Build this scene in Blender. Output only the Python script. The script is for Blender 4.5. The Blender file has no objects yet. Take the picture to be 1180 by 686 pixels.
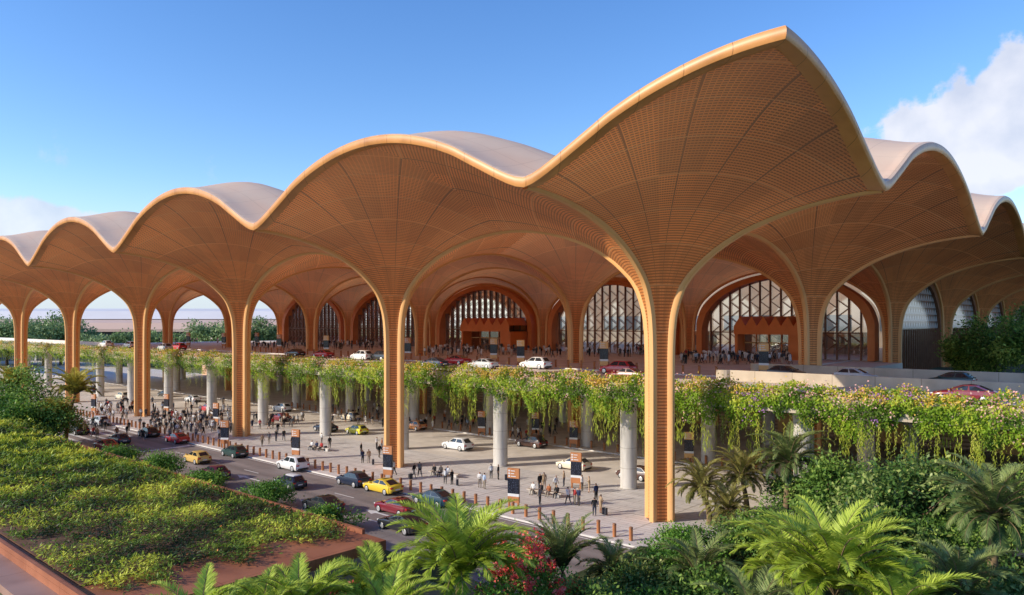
import bpy, bmesh, math, random
import numpy as np
from mathutils import Vector, Matrix

R = math.radians
PI = math.pi
sc = bpy.context.scene
COL = sc.collection
rng = random.Random(7)
nrg = np.random.default_rng(11)

# ------------------------------------------------------------------ camera
FPX = 856.7                      # focal length in pixels of the 1180 px wide photograph
CAM = Vector((33.4, -57.0, 17.24))
FW = Vector((-0.6639, 0.7478, 0))
RT = Vector((0.7478, 0.6639, 0))


def at(px, py, z=0.0):
    """photo pixel -> world point on the level z"""
    d = RT * ((px - 590) / FPX) + FW
    t = (z - CAM.z) / (-(py - 372) / FPX)
    p = CAM + d * t
    return (p.x, p.y, z)


def atY(px, Y, z=0.0):
    d = RT * ((px - 590) / FPX) + FW
    t = (Y - CAM.y) / d.y
    p = CAM + d * t
    return (p.x, Y, z)


def atD(px, depth, z=0.0):
    d = RT * ((px - 590) / FPX) + FW
    p = CAM + d * depth
    return (p.x, p.y, z)


# ------------------------------------------------------------------ materials
MATS = {}


def nmat(name):
    m = bpy.data.materials.new(name)
    m.use_nodes = True
    nt = m.node_tree
    return m, nt, nt.nodes, nt.links, nt.nodes['Principled BSDF']


def setp(b, base=None, rough=None, metal=None, spec=None):
    if base is not None:
        b.inputs['Base Color'].default_value = (*base, 1)
    if rough is not None:
        b.inputs['Roughness'].default_value = rough
    if metal is not None:
        b.inputs['Metallic'].default_value = metal
    if spec is not None:
        b.inputs['Specular IOR Level'].default_value = spec


def ramp(n, stops):
    r = n.new('ShaderNodeValToRGB')
    e = r.color_ramp.elements
    while len(e) < len(stops):
        e.new(0.5)
    for i, (p, c) in enumerate(stops):
        e[i].position = p
        e[i].color = (*c, 1) if len(c) == 3 else c
    return r


def mathn(n, l, op, a, b=None, c=None):
    m = n.new('ShaderNodeMath')
    m.operation = op
    for i, v in enumerate((a, b, c)):
        if v is None:
            continue
        if isinstance(v, (int, float)):
            m.inputs[i].default_value = v
        else:
            l.new(v, m.inputs[i])
    return m.outputs[0]


def noisy(name, c0, c1, scale=1.0, rough=0.7, detail=5, stretch=(1, 1, 1), bump=0.0, bscale=None, spec=0.3, metal=0.0, lo=0.3, hi=0.7):
    """principled surface whose colour wanders between two tones"""
    if name in MATS:
        return MATS[name]
    m, nt, n, l, b = nmat(name)
    tc = n.new('ShaderNodeTexCoord')
    mp = n.new('ShaderNodeMapping')
    mp.inputs['Scale'].default_value = stretch
    l.new(tc.outputs['Object'], mp.inputs[0])
    ns = n.new('ShaderNodeTexNoise')
    ns.inputs['Scale'].default_value = scale
    ns.inputs['Detail'].default_value = detail
    l.new(mp.outputs[0], ns.inputs['Vector'])
    r = ramp(n, [(lo, c0), (hi, c1)])
    l.new(ns.outputs['Fac'], r.inputs[0])
    l.new(r.outputs[0], b.inputs['Base Color'])
    setp(b, rough=rough, spec=spec, metal=metal)
    if bump:
        n2 = n.new('ShaderNodeTexNoise')
        n2.inputs['Scale'].default_value = bscale or scale * 6
        n2.inputs['Detail'].default_value = 6
        l.new(mp.outputs[0], n2.inputs['Vector'])
        bp = n.new('ShaderNodeBump')
        bp.inputs['Strength'].default_value = bump
        l.new(n2.outputs['Fac'], bp.inputs['Height'])
        l.new(bp.outputs[0], b.inputs['Normal'])
    MATS[name] = m
    return m


def leafmat(name, dark, mid, light, trans=0.3, rough=0.5):
    if name in MATS:
        return MATS[name]
    m, nt, n, l, b = nmat(name)
    a = n.new('ShaderNodeAttribute')
    a.attribute_name = 'tint'
    r = ramp(n, [(0.0, dark), (0.5, mid), (1.0, light)])
    l.new(a.outputs['Fac'], r.inputs[0])
    l.new(r.outputs[0], b.inputs['Base Color'])
    setp(b, rough=rough, spec=0.25)
    t = n.new('ShaderNodeBsdfTranslucent')
    l.new(r.outputs[0], t.inputs[0])
    mx = n.new('ShaderNodeMixShader')
    mx.inputs[0].default_value = trans
    l.new(b.outputs[0], mx.inputs[1])
    l.new(t.outputs[0], mx.inputs[2])
    l.new(mx.outputs[0], n['Material Output'].inputs[0])
    MATS[name] = m
    return m


def soffit_mat(key, glow, c0, c1):
    """fine timber lattice: horizontal slats (v in metres) crossed by bars, with panel joints"""
    m, nt, n, l, b = nmat('timber_' + key)
    uv = n.new('ShaderNodeUVMap')
    uv.uv_map = 'UVMap'
    sp = n.new('ShaderNodeSeparateXYZ')
    l.new(uv.outputs[0], sp.inputs[0])
    u, v = sp.outputs[0], sp.outputs[1]
    fv = mathn(n, l, 'FRACT', mathn(n, l, 'DIVIDE', v, 0.28))
    sv = mathn(n, l, 'LESS_THAN', fv, 0.42)
    fu = mathn(n, l, 'FRACT', mathn(n, l, 'MULTIPLY', u, 84.0))
    su = mathn(n, l, 'LESS_THAN', fu, 0.78)
    hole = mathn(n, l, 'MULTIPLY', sv, su)
    fu2 = mathn(n, l, 'FRACT', mathn(n, l, 'ADD', mathn(n, l, 'MULTIPLY', u, 6.0), 0.5))
    ju = mathn(n, l, 'LESS_THAN', fu2, 0.035)
    fv2 = mathn(n, l, 'FRACT', mathn(n, l, 'DIVIDE', v, 4.1))
    jv = mathn(n, l, 'LESS_THAN', fv2, 0.02)
    tc = n.new('ShaderNodeTexCoord')
    ns = n.new('ShaderNodeTexNoise')
    ns.inputs['Scale'].default_value = 0.35
    ns.inputs['Detail'].default_value = 6
    l.new(tc.outputs['Object'], ns.inputs['Vector'])
    base = ramp(n, [(0.3, c0), (0.7, c1)])
    l.new(ns.outputs['Fac'], base.inputs[0])
    # individual slat rows differ slightly
    wn = n.new('ShaderNodeTexWhiteNoise')
    wn.noise_dimensions = '2D'
    cb = n.new('ShaderNodeCombineXYZ')
    l.new(mathn(n, l, 'FLOOR', mathn(n, l, 'MULTIPLY', u, 6.0)), cb.inputs[0])
    l.new(mathn(n, l, 'FLOOR', mathn(n, l, 'DIVIDE', v, 4.1)), cb.inputs[1])
    l.new(cb.outputs[0], wn.inputs[0])
    hs = n.new('ShaderNodeHueSaturation')
    l.new(base.outputs[0], hs.inputs['Color'])
    l.new(mathn(n, l, 'ADD', mathn(n, l, 'MULTIPLY', wn.outputs[0], 0.34), 0.80), hs.inputs['Value'])

    def mix(fac, a, col):
        mx = n.new('ShaderNodeMix')
        mx.data_type = 'RGBA'
        if isinstance(fac, (int, float)):
            mx.inputs['Factor'].default_value = fac
        else:
            l.new(fac, mx.inputs['Factor'])
        l.new(a, mx.inputs['A'])
        mx.inputs['B'].default_value = (*col, 1)
        return mx.outputs['Result']
    c = mix(hole, hs.outputs[0], (0.34, 0.10, 0.03))
    c = mix(ju, c, (0.26, 0.11, 0.045))
    c = mix(jv, c, (0.84, 0.46, 0.20))
    l.new(c, b.inputs['Base Color'])
    setp(b, rough=0.5, spec=0.3)
    bp = n.new('ShaderNodeBump')
    bp.inputs['Strength'].default_value = 0.5
    bp.inputs['Distance'].default_value = 0.06
    l.new(mathn(n, l, 'SUBTRACT', 1.0, hole), bp.inputs['Height'])
    l.new(bp.outputs[0], b.inputs['Normal'])
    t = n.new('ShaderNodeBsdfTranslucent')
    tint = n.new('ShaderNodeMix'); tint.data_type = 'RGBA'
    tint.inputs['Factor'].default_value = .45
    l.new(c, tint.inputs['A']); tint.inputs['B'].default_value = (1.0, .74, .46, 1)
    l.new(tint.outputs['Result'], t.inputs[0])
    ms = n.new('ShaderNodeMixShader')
    ms.inputs[0].default_value = glow  # translucent share added so the soffit glows from daylight above
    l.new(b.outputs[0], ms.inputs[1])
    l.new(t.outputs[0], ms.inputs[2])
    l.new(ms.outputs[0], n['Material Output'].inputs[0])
    MATS[key] = m
    return m


def objcol(name, rough=0.3, coat=0.0, metal=0.0, spec=0.5):
    """surface whose colour is the object's own viewport colour"""
    m, nt, n, l, b = nmat(name)
    o = n.new('ShaderNodeObjectInfo')
    l.new(o.outputs['Color'], b.inputs['Base Color'])
    setp(b, rough=rough, metal=metal, spec=spec)
    b.inputs['Coat Weight'].default_value = coat
    MATS[name] = m
    return m


def randcol(name, cols, rough=0.8):
    m, nt, n, l, b = nmat(name)
    o = n.new('ShaderNodeObjectInfo')
    r = n.new('ShaderNodeValToRGB')
    r.color_ramp.interpolation = 'CONSTANT'
    e = r.color_ramp.elements
    while len(e) < len(cols):
        e.new(0.5)
    for i, c in enumerate(cols):
        e[i].position = i / len(cols)
        e[i].color = (*c, 1)
    l.new(o.outputs['Random'], r.inputs[0])
    l.new(r.outputs[0], b.inputs['Base Color'])
    setp(b, rough=rough)
    MATS[name] = m
    return m


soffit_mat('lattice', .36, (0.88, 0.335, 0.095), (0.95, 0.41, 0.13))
soffit_mat('lattice_dim', .12, (0.80, 0.33, 0.10), (0.88, 0.40, 0.14))  # shaded copy for the right hand soffits, glow turned down
soffit_mat('lattice_lit', .64, (0.90, 0.36, 0.11), (0.96, 0.44, 0.15))  # lit copy for the hall soffits, glow turned up to brighten them
M = MATS
noisy('rib_timber', (0.74, 0.375, 0.135), (0.82, 0.45, 0.18), 0.6, rough=0.42, stretch=(1, 1, .25), spec=0.4)
noisy('fascia', (0.62, 0.265, 0.08), (0.72, 0.335, 0.115), 0.5, rough=0.4, spec=0.4)
noisy('roof_skin', (0.96, 0.70, 0.50), (0.98, 0.77, 0.57), 0.25, rough=0.5, spec=0.4)
noisy('concrete_pale', (0.38, 0.355, 0.32), (0.64, 0.60, 0.545), 0.9, rough=0.85, bump=0.2, stretch=(1, 1, .25), lo=.32, hi=.62)
noisy('concrete_wall', (0.46, 0.38, 0.29), (0.58, 0.49, 0.38), 0.5, rough=0.85, bump=0.15)
noisy('deck_underside', (0.70, 0.62, 0.53), (0.78, 0.70, 0.60), 0.3, rough=0.9)
noisy('deck_paving', (0.56, 0.50, 0.445), (0.74, 0.67, 0.60), 0.4, rough=0.8)
noisy('kerb', (0.62, 0.58, 0.54), (0.74, 0.70, 0.66), 0.7, rough=0.8)
noisy('paint', (0.60, 0.58, 0.55), (0.78, 0.76, 0.73), 1.5, rough=0.7)
noisy('soil', (0.10, 0.05, 0.03), (0.20, 0.10, 0.06), 0.7, rough=1.0, bump=0.4)
noisy('corten', (0.26, 0.085, 0.04), (0.40, 0.15, 0.075), 0.35, rough=0.65, spec=0.3)
noisy('corten_pale', (0.30, 0.17, 0.13), (0.38, 0.23, 0.18), 0.3, rough=0.6)
noisy('garden_ground', (0.03, 0.045, 0.015), (0.07, 0.09, 0.03), 0.5, rough=1.0, bump=0.5)
noisy('far_ground', (0.10, 0.13, 0.05), (0.22, 0.20, 0.11), 0.02, rough=1.0)
noisy('portal_orange', (0.66, 0.17, 0.035), (0.78, 0.22, 0.05), 0.5, rough=0.45)
noisy('frame_red', (0.58, 0.17, 0.045), (0.70, 0.235, 0.07), 0.4, rough=0.5)
noisy('mullion', (0.20, 0.085, 0.045), (0.30, 0.14, 0.075), 0.7, rough=0.5)
noisy('bollard', (0.38, 0.145, 0.055), (0.52, 0.22, 0.09), 1.2, rough=0.5)
noisy('bollard_cap', (0.24, 0.11, 0.06), (0.32, 0.15, 0.08), 2, rough=0.5)
noisy('kiosk_wood', (0.42, 0.16, 0.06), (0.56, 0.24, 0.10), 1.0, rough=0.5, stretch=(1, 1, .2))
noisy('kiosk_amber', (0.66, 0.36, 0.13), (0.76, 0.46, 0.19), 1.0, rough=0.5)
noisy('kiosk_black', (0.012, 0.014, 0.02), (0.03, 0.032, 0.045), 0.8, rough=0.25, spec=0.5)
noisy('white_panel', (0.62, 0.62, 0.62), (0.75, 0.75, 0.74), 0.8, rough=0.5)
noisy('screen_text', (0.18, 0.22, 0.30), (0.34, 0.38, 0.46), 3, rough=0.5)
noisy('bench', (0.46, 0.38, 0.30), (0.60, 0.52, 0.43), 1.0, rough=0.7)
noisy('interior_floor', (0.55, 0.49, 0.43), (0.65, 0.59, 0.52), 0.2, rough=0.35)
noisy('interior_wall', (0.30, 0.225, 0.17), (0.42, 0.325, 0.25), 0.15, rough=0.8)
noisy('bark', (0.11, 0.075, 0.045), (0.24, 0.16, 0.10), 2.0, rough=1.0, bump=0.6, stretch=(1, 1, .4))
noisy('palm_bark', (0.13, 0.09, 0.05), (0.24, 0.17, 0.09), 3.0, rough=1.0, bump=0.7, stretch=(1, 1, 2.5))
noisy('rubber', (0.012, 0.012, 0.013), (0.03, 0.03, 0.03), 3, rough=0.85)
noisy('rim_metal', (0.55, 0.55, 0.56), (0.68, 0.68, 0.69), 3, rough=0.35, metal=0.6)
noisy('car_glass', (0.012, 0.016, 0.022), (0.03, 0.036, 0.045), 1.5, rough=0.06, spec=0.8)
noisy('lamp_clear', (0.66, 0.68, 0.70), (0.8, 0.8, 0.82), 3, rough=0.15, spec=0.7)
noisy('lamp_red', (0.40, 0.015, 0.015), (0.55, 0.03, 0.025), 3, rough=0.2, spec=0.6)
noisy('dark_trim', (0.02, 0.02, 0.022), (0.04, 0.04, 0.042), 2, rough=0.6)
noisy('pier_roof', (0.62, 0.42, 0.32), (0.70, 0.50, 0.40), 0.05, rough=0.6)
noisy('pier_shell', (0.70, 0.66, 0.64), (0.80, 0.76, 0.74), 0.05, rough=0.6)
noisy('pier_glass', (0.06, 0.08, 0.10), (0.14, 0.16, 0.18), 0.08, rough=0.2)
noisy('case_dark', (0.02, 0.022, 0.03), (0.05, 0.05, 0.06), 2, rough=0.4)
objcol('car_paint', rough=0.28, coat=0.6)
objcol('cloth', rough=0.85, spec=0.2)
randcol('trousers', [(0.015, 0.016, 0.022), (0.03, 0.035, 0.06), (0.16, 0.13, 0.10), (0.02, 0.02, 0.02), (0.06, 0.055, 0.055), (0.30, 0.25, 0.19)])
randcol('skin', [(0.42, 0.24, 0.15), (0.34, 0.18, 0.11), (0.50, 0.31, 0.21)], 0.6)
randcol('hair', [(0.012, 0.01, 0.009), (0.03, 0.018, 0.01), (0.015, 0.012, 0.012)], 0.6)
noisy('shoe', (0.012, 0.011, 0.01), (0.03, 0.025, 0.02), 3, rough=0.5)

leafmat('leaf_palm_bright', (0.11, 0.17, 0.016), (0.33, 0.44, 0.04), (0.62, 0.72, 0.12), 0.4)
leafmat('leaf_palm_dark', (0.04, 0.075, 0.025), (0.11, 0.18, 0.055), (0.34, 0.40, 0.13), 0.3)
leafmat('leaf_palm_gold', (0.18, 0.17, 0.03), (0.42, 0.38, 0.06), (0.70, 0.62, 0.15), 0.4)
leafmat('leaf_palm_olive', (0.09, 0.10, 0.02), (0.22, 0.22, 0.055), (0.44, 0.40, 0.12), 0.3)
leafmat('leaf_tree', (0.035, 0.085, 0.018), (0.13, 0.25, 0.042), (0.42, 0.55, 0.11), 0.35)
leafmat('leaf_glossy', (0.024, 0.062, 0.018), (0.09, 0.185, 0.04), (0.50, 0.55, 0.17), 0.3, rough=0.35)
leafmat('leaf_fresh', (0.04, 0.11, 0.02), (0.11, 0.26, 0.035), (0.30, 0.50, 0.08), 0.35)
leafmat('leaf_light', (0.06, 0.13, 0.03), (0.18, 0.32, 0.055), (0.45, 0.58, 0.12), 0.35)
leafmat('leaf_vine', (0.09, 0.17, 0.018), (0.26, 0.42, 0.03), (0.66, 0.68, 0.09), 0.4)
leafmat('leaf_far', (0.12, 0.20, 0.08), (0.22, 0.33, 0.13), (0.38, 0.48, 0.20), 0.25)  # paler greens, distance haze put into the leaf colour
leafmat('leaf_strand', (0.22, 0.30, 0.03), (0.48, 0.52, 0.06), (0.72, 0.66, 0.14), 0.4)
leafmat('leaf_meadow', (0.025, 0.05, 0.016), (0.17, 0.28, 0.030), (0.66, 0.68, 0.08), 0.3)
leafmat('petal_yellow', (0.60, 0.36, 0.04), (0.74, 0.52, 0.08), (0.80, 0.66, 0.20), 0.3)
leafmat('petal_pink', (0.80, 0.34, 0.34), (0.90, 0.52, 0.46), (0.92, 0.70, 0.56), 0.3)
leafmat('petal_violet', (0.30, 0.10, 0.38), (0.42, 0.18, 0.48), (0.55, 0.32, 0.58), 0.3)
leafmat('petal_orange', (0.5, 0.12, 0.02), (0.65, 0.2, 0.04), (0.75, 0.3, 0.06), 0.3)
leafmat('petal_red', (0.78, 0.07, 0.07), (0.95, 0.15, 0.13), (0.96, 0.38, 0.30), 0.3)


def road_mat():
    m, nt, n, l, b = nmat('asphalt')
    tc = n.new('ShaderNodeTexCoord')
    mp = n.new('ShaderNodeMapping')
    mp.inputs['Scale'].default_value = (0.12, 1.0, 1)
    l.new(tc.outputs['Object'], mp.inputs[0])
    n1 = n.new('ShaderNodeTexNoise'); n1.inputs['Scale'].default_value = 0.5; n1.inputs['Detail'].default_value = 6
    l.new(mp.outputs[0], n1.inputs['Vector'])
    n2 = n.new('ShaderNodeTexNoise'); n2.inputs['Scale'].default_value = 9; n2.inputs['Detail'].default_value = 4
    l.new(tc.outputs['Object'], n2.inputs['Vector'])
    spy = n.new('ShaderNodeSeparateXYZ'); l.new(tc.outputs['Object'], spy.inputs[0])
    wv = mathn(n, l, 'MULTIPLY', mathn(n, l, 'SINE', mathn(n, l, 'MULTIPLY', spy.outputs[1], 3.14)), .055)
    s = mathn(n, l, 'ADD', wv, mathn(n, l, 'ADD', mathn(n, l, 'MULTIPLY', n1.outputs['Fac'], 0.65), mathn(n, l, 'MULTIPLY', n2.outputs['Fac'], 0.35)))
    r = ramp(n, [(0.3, (0.16, 0.13, 0.12)), (0.7, (0.32, 0.27, 0.25))])
    l.new(s, r.inputs[0]); l.new(r.outputs[0], b.inputs['Base Color'])
    setp(b, rough=0.8, spec=0.3)
    bp = n.new('ShaderNodeBump'); bp.inputs['Strength'].default_value = 0.15
    l.new(n2.outputs['Fac'], bp.inputs['Height']); l.new(bp.outputs[0], b.inputs['Normal'])
    M['asphalt'] = m


def plaza_mat():
    m, nt, n, l, b = nmat('plaza_paving')
    tc = n.new('ShaderNodeTexCoord')
    mp = n.new('ShaderNodeMapping'); mp.inputs['Scale'].default_value = (0.10, 1.2, 1)
    l.new(tc.outputs['Object'], mp.inputs[0])
    n1 = n.new('ShaderNodeTexNoise'); n1.inputs['Scale'].default_value = 1.0; n1.inputs['Detail'].default_value = 7
    l.new(mp.outputs[0], n1.inputs['Vector'])
    n2 = n.new('ShaderNodeTexNoise'); n2.inputs['Scale'].default_value = 0.12; n2.inputs['Detail'].default_value = 4
    l.new(tc.outputs['Object'], n2.inputs['Vector'])
    br = n.new('ShaderNodeTexBrick')
    br.inputs['Scale'].default_value = 1.0
    br.inputs['Brick Width'].default_value = 2.4
    br.inputs['Row Height'].default_value = 0.6
    br.inputs['Mortar Size'].default_value = 0.03
    br.inputs['Color1'].default_value = (0.92, 0.92, 0.92, 1)
    br.inputs['Color2'].default_value = (1, 1, 1, 1)
    br.inputs['Mortar'].default_value = (0.48, 0.46, 0.44, 1)
    l.new(tc.outputs['Object'], br.inputs['Vector'])
    s = mathn(n, l, 'ADD', mathn(n, l, 'MULTIPLY', n1.outputs['Fac'], 0.6), mathn(n, l, 'MULTIPLY', n2.outputs['Fac'], 0.4))
    r = ramp(n, [(0.32, (0.56, 0.515, 0.485)), (0.68, (0.76, 0.715, 0.685))])
    l.new(s, r.inputs[0])
    mx = n.new('ShaderNodeMix'); mx.data_type = 'RGBA'; mx.blend_type = 'MULTIPLY'
    mx.inputs['Factor'].default_value = 0.8
    l.new(r.outputs[0], mx.inputs['A']); l.new(br.outputs['Color'], mx.inputs['B'])
    l.new(mx.outputs['Result'], b.inputs['Base Color'])
    setp(b, rough=0.7, spec=0.35)
    M['plaza'] = m


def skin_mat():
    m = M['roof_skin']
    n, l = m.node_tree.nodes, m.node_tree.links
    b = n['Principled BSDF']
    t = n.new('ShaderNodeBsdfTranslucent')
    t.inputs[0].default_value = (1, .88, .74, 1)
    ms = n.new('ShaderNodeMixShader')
    ms.inputs[0].default_value = .28  # translucency added so daylight filters down and brightens the hall
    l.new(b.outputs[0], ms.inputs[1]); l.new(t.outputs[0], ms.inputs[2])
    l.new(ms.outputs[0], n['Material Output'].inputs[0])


def joints(key, axes, period, width, dark, stain=0.0):
    m = M[key]
    n, l = m.node_tree.nodes, m.node_tree.links
    b = n['Principled BSDF']
    src = b.inputs['Base Color'].links[0].from_socket
    tc = n.new('ShaderNodeTexCoord')
    sp = n.new('ShaderNodeSeparateXYZ'); l.new(tc.outputs['Object'], sp.inputs[0])
    if axes == 'sum':
        vals = [mathn(n, l, 'ADD', sp.outputs[0], sp.outputs[1])]
    else:
        vals = [sp.outputs['XYZ'.index(c)] for c in axes]
    fac = None
    for v in vals:
        f = mathn(n, l, 'LESS_THAN', mathn(n, l, 'FRACT', mathn(n, l, 'DIVIDE', v, period)), width / period)
        fac = f if fac is None else mathn(n, l, 'MAXIMUM', fac, f)
    if stain:
        ns = n.new('ShaderNodeTexNoise'); ns.inputs['Scale'].default_value = 1.2; ns.inputs['Detail'].default_value = 7
        mp = n.new('ShaderNodeMapping'); mp.inputs['Scale'].default_value = (1, 1, .12) if axes == 'Z' else (.35, .35, .35)
        l.new(tc.outputs['Object'], mp.inputs[0]); l.new(mp.outputs[0], ns.inputs['Vector'])
        st = n.new('ShaderNodeMapRange'); st.inputs['From Min'].default_value = .52; st.inputs['From Max'].default_value = .75; st.inputs['To Max'].default_value = stain
        l.new(ns.outputs['Fac'], st.inputs['Value'])
        fac = mathn(n, l, 'MAXIMUM', fac, st.outputs[0])
    mx = n.new('ShaderNodeMix'); mx.data_type = 'RGBA'; mx.blend_type = 'MULTIPLY'
    l.new(fac, mx.inputs['Factor']); l.new(src, mx.inputs['A']); mx.inputs['B'].default_value = (*dark, 1)
    l.new(mx.outputs['Result'], b.inputs['Base Color'])



def glass_mat():
    m, nt, n, l, b = nmat('facade_glass')
    g = n.new('ShaderNodeBsdfGlossy'); g.inputs['Roughness'].default_value = 0.04
    g.inputs['Color'].default_value = (0.92, 0.9, 0.86, 1)
    t = n.new('ShaderNodeBsdfTransparent'); t.inputs['Color'].default_value = (0.78, 0.82, 0.82, 1)
    fr = n.new('ShaderNodeFresnel'); fr.inputs['IOR'].default_value = 1.5
    f = mathn(n, l, 'MINIMUM', mathn(n, l, 'ADD', mathn(n, l, 'MULTIPLY', fr.outputs[0], 1.2), 0.26), 0.95)
    mx = n.new('ShaderNodeMixShader')
    l.new(f, mx.inputs[0]); l.new(t.outputs[0], mx.inputs[1]); l.new(g.outputs[0], mx.inputs[2])
    l.new(mx.outputs[0], n['Material Output'].inputs[0])
    M['glass'] = m


def fritted_mat():
    """side facade: pale scalloped frit panels high up, dark clear glass low down"""
    m, nt, n, l, b = nmat('fritted_glass')
    tc = n.new('ShaderNodeTexCoord')
    sp = n.new('ShaderNodeSeparateXYZ'); l.new(tc.outputs['Object'], sp.inputs[0])
    y, z = sp.outputs[1], sp.outputs[2]
    row = mathn(n, l, 'FLOOR', mathn(n, l, 'DIVIDE', z, 1.25))
    fz = mathn(n, l, 'FRACT', mathn(n, l, 'DIVIDE', z, 1.25))
    yy = mathn(n, l, 'ADD', mathn(n, l, 'DIVIDE', y, 1.7), mathn(n, l, 'MULTIPLY', row, 0.5))
    fy = mathn(n, l, 'SUBTRACT', mathn(n, l, 'FRACT', yy), 0.5)
    arc = mathn(n, l, 'SUBTRACT', 0.95, mathn(n, l, 'MULTIPLY', mathn(n, l, 'MULTIPLY', fy, fy), 3.2))
    ins = mathn(n, l, 'SUBTRACT', arc, fz)
    r = ramp(n, [(0.0, (0.17, 0.15, 0.14)), (0.10, (0.20, 0.19, 0.18)), (0.30, (0.62, 0.64, 0.65)), (1.0, (0.34, 0.34, 0.35))])
    l.new(ins, r.inputs[0])
    up = n.new('ShaderNodeMapRange'); up.inputs['From Min'].default_value = 13.6; up.inputs['From Max'].default_value = 16.5
    l.new(z, up.inputs['Value'])
    mx = n.new('ShaderNodeMix'); mx.data_type = 'RGBA'
    l.new(up.outputs[0], mx.inputs['Factor'])
    mx.inputs['A'].default_value = (0.035, 0.024, 0.018, 1)
    l.new(r.outputs[0], mx.inputs['B'])
    l.new(mx.outputs['Result'], b.inputs['Base Color'])
    setp(b, rough=0.12, spec=0.6)
    M['fritted'] = m


def screen_mat():
    m, nt, n, l, b = nmat('screen')
    tc = n.new('ShaderNodeTexCoord')
    sp = n.new('ShaderNodeSeparateXYZ'); l.new(tc.outputs['Object'], sp.inputs[0])
    row = mathn(n, l, 'DIVIDE', sp.outputs[2], .15)
    fz = mathn(n, l, 'LESS_THAN', mathn(n, l, 'FRACT', row), .34)
    cb = n.new('ShaderNodeCombineXYZ')
    l.new(mathn(n, l, 'MULTIPLY', sp.outputs[0], 9), cb.inputs[0]); l.new(mathn(n, l, 'FLOOR', row), cb.inputs[1])
    ns = n.new('ShaderNodeTexNoise'); ns.inputs['Scale'].default_value = 1.0; ns.inputs['Detail'].default_value = 2
    l.new(cb.outputs[0], ns.inputs['Vector'])
    g_ = mathn(n, l, 'GREATER_THAN', ns.outputs['Fac'], .53)
    mx = n.new('ShaderNodeMix'); mx.data_type = 'RGBA'
    l.new(mathn(n, l, 'MULTIPLY', fz, g_), mx.inputs['Factor'])
    mx.inputs['A'].default_value = (.014, .016, .026, 1); mx.inputs['B'].default_value = (.09, .11, .17, 1)
    l.new(mx.outputs['Result'], b.inputs['Base Color'])
    setp(b, rough=.25)
    M['screen'] = m


def slat_wall_mat():
    m, nt, n, l, b = nmat('slat_wall')
    tc = n.new('ShaderNodeTexCoord')
    sp = n.new('ShaderNodeSeparateXYZ'); l.new(tc.outputs['Object'], sp.inputs[0])
    f = mathn(n, l, 'FRACT', mathn(n, l, 'DIVIDE', sp.outputs[2], 0.55))
    s = mathn(n, l, 'LESS_THAN', f, 0.4)
    ns = n.new('ShaderNodeTexNoise'); ns.inputs['Scale'].default_value = 0.3
    l.new(tc.outputs['Object'], ns.inputs['Vector'])
    r = ramp(n, [(0.3, (0.56, 0.35, 0.22)), (0.7, (0.68, 0.46, 0.31))]); l.new(ns.outputs['Fac'], r.inputs[0])
    mx = n.new('ShaderNodeMix'); mx.data_type = 'RGBA'
    l.new(s, mx.inputs['Factor']); l.new(r.outputs[0], mx.inputs['A']); mx.inputs['B'].default_value = (0.34, 0.19, 0.115, 1)
    l.new(mx.outputs['Result'], b.inputs['Base Color'])
    setp(b, rough=0.7)
    M['slat_wall'] = m


road_mat(); plaza_mat(); glass_mat(); screen_mat(); fritted_mat(); slat_wall_mat()
joints('fascia', 'sum', 3.0, .05, (.45, .4, .35), .5)
joints('roof_skin', 'XY', 3.0, .06, (.80, .77, .75), .16)
joints('plaza', 'XY', 9.0, .14, (.66, .64, .62), .4)
joints('asphalt', 'X', 14.0, .06, (.6, .6, .6), .45)
joints('concrete_pale', 'Z', 2.1, .05, (.6, .58, .55), .45)
joints('concrete_wall', 'X', 4.0, .06, (.55, .52, .5), .4)
joints('corten', 'XY', 5.0, .03, (.5, .45, .42), .55)
joints('corten_pale', 'X', 5.0, .04, (.6, .55, .5), .4)

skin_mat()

# ------------------------------------------------------------------ object helpers


def obj(name, me, parent=None):
    o = bpy.data.objects.new(name, me)
    COL.objects.link(o)
    if parent is not None:
        o.parent = parent
    return o


def tag(o, label=None, cat=None, group=None, kind=None):
    if label:
        o['label'] = label
    if cat:
        o['category'] = cat
    if group:
        o['group'] = group
    if kind:
        o['kind'] = kind
    return o


def thing(name, label, cat, loc=(0, 0, 0), rotz=0.0, group=None):
    o = bpy.data.objects.new(name, None)
    COL.objects.link(o)
    o.location = loc
    o.rotation_euler = (0, 0, rotz)
    o.empty_display_size = 0.2
    return tag(o, label, cat, group)


def copy_tree(o, parent=None, color=None):
    c = o.copy()
    COL.objects.link(c)
    if parent is not None:
        c.parent = parent
    for ch in list(o.children):
        copy_tree(ch, c)
    return c


def recolor(o, color):
    o.color = (*color, 1)
    for ch in o.children:
        recolor(ch, color)


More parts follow.
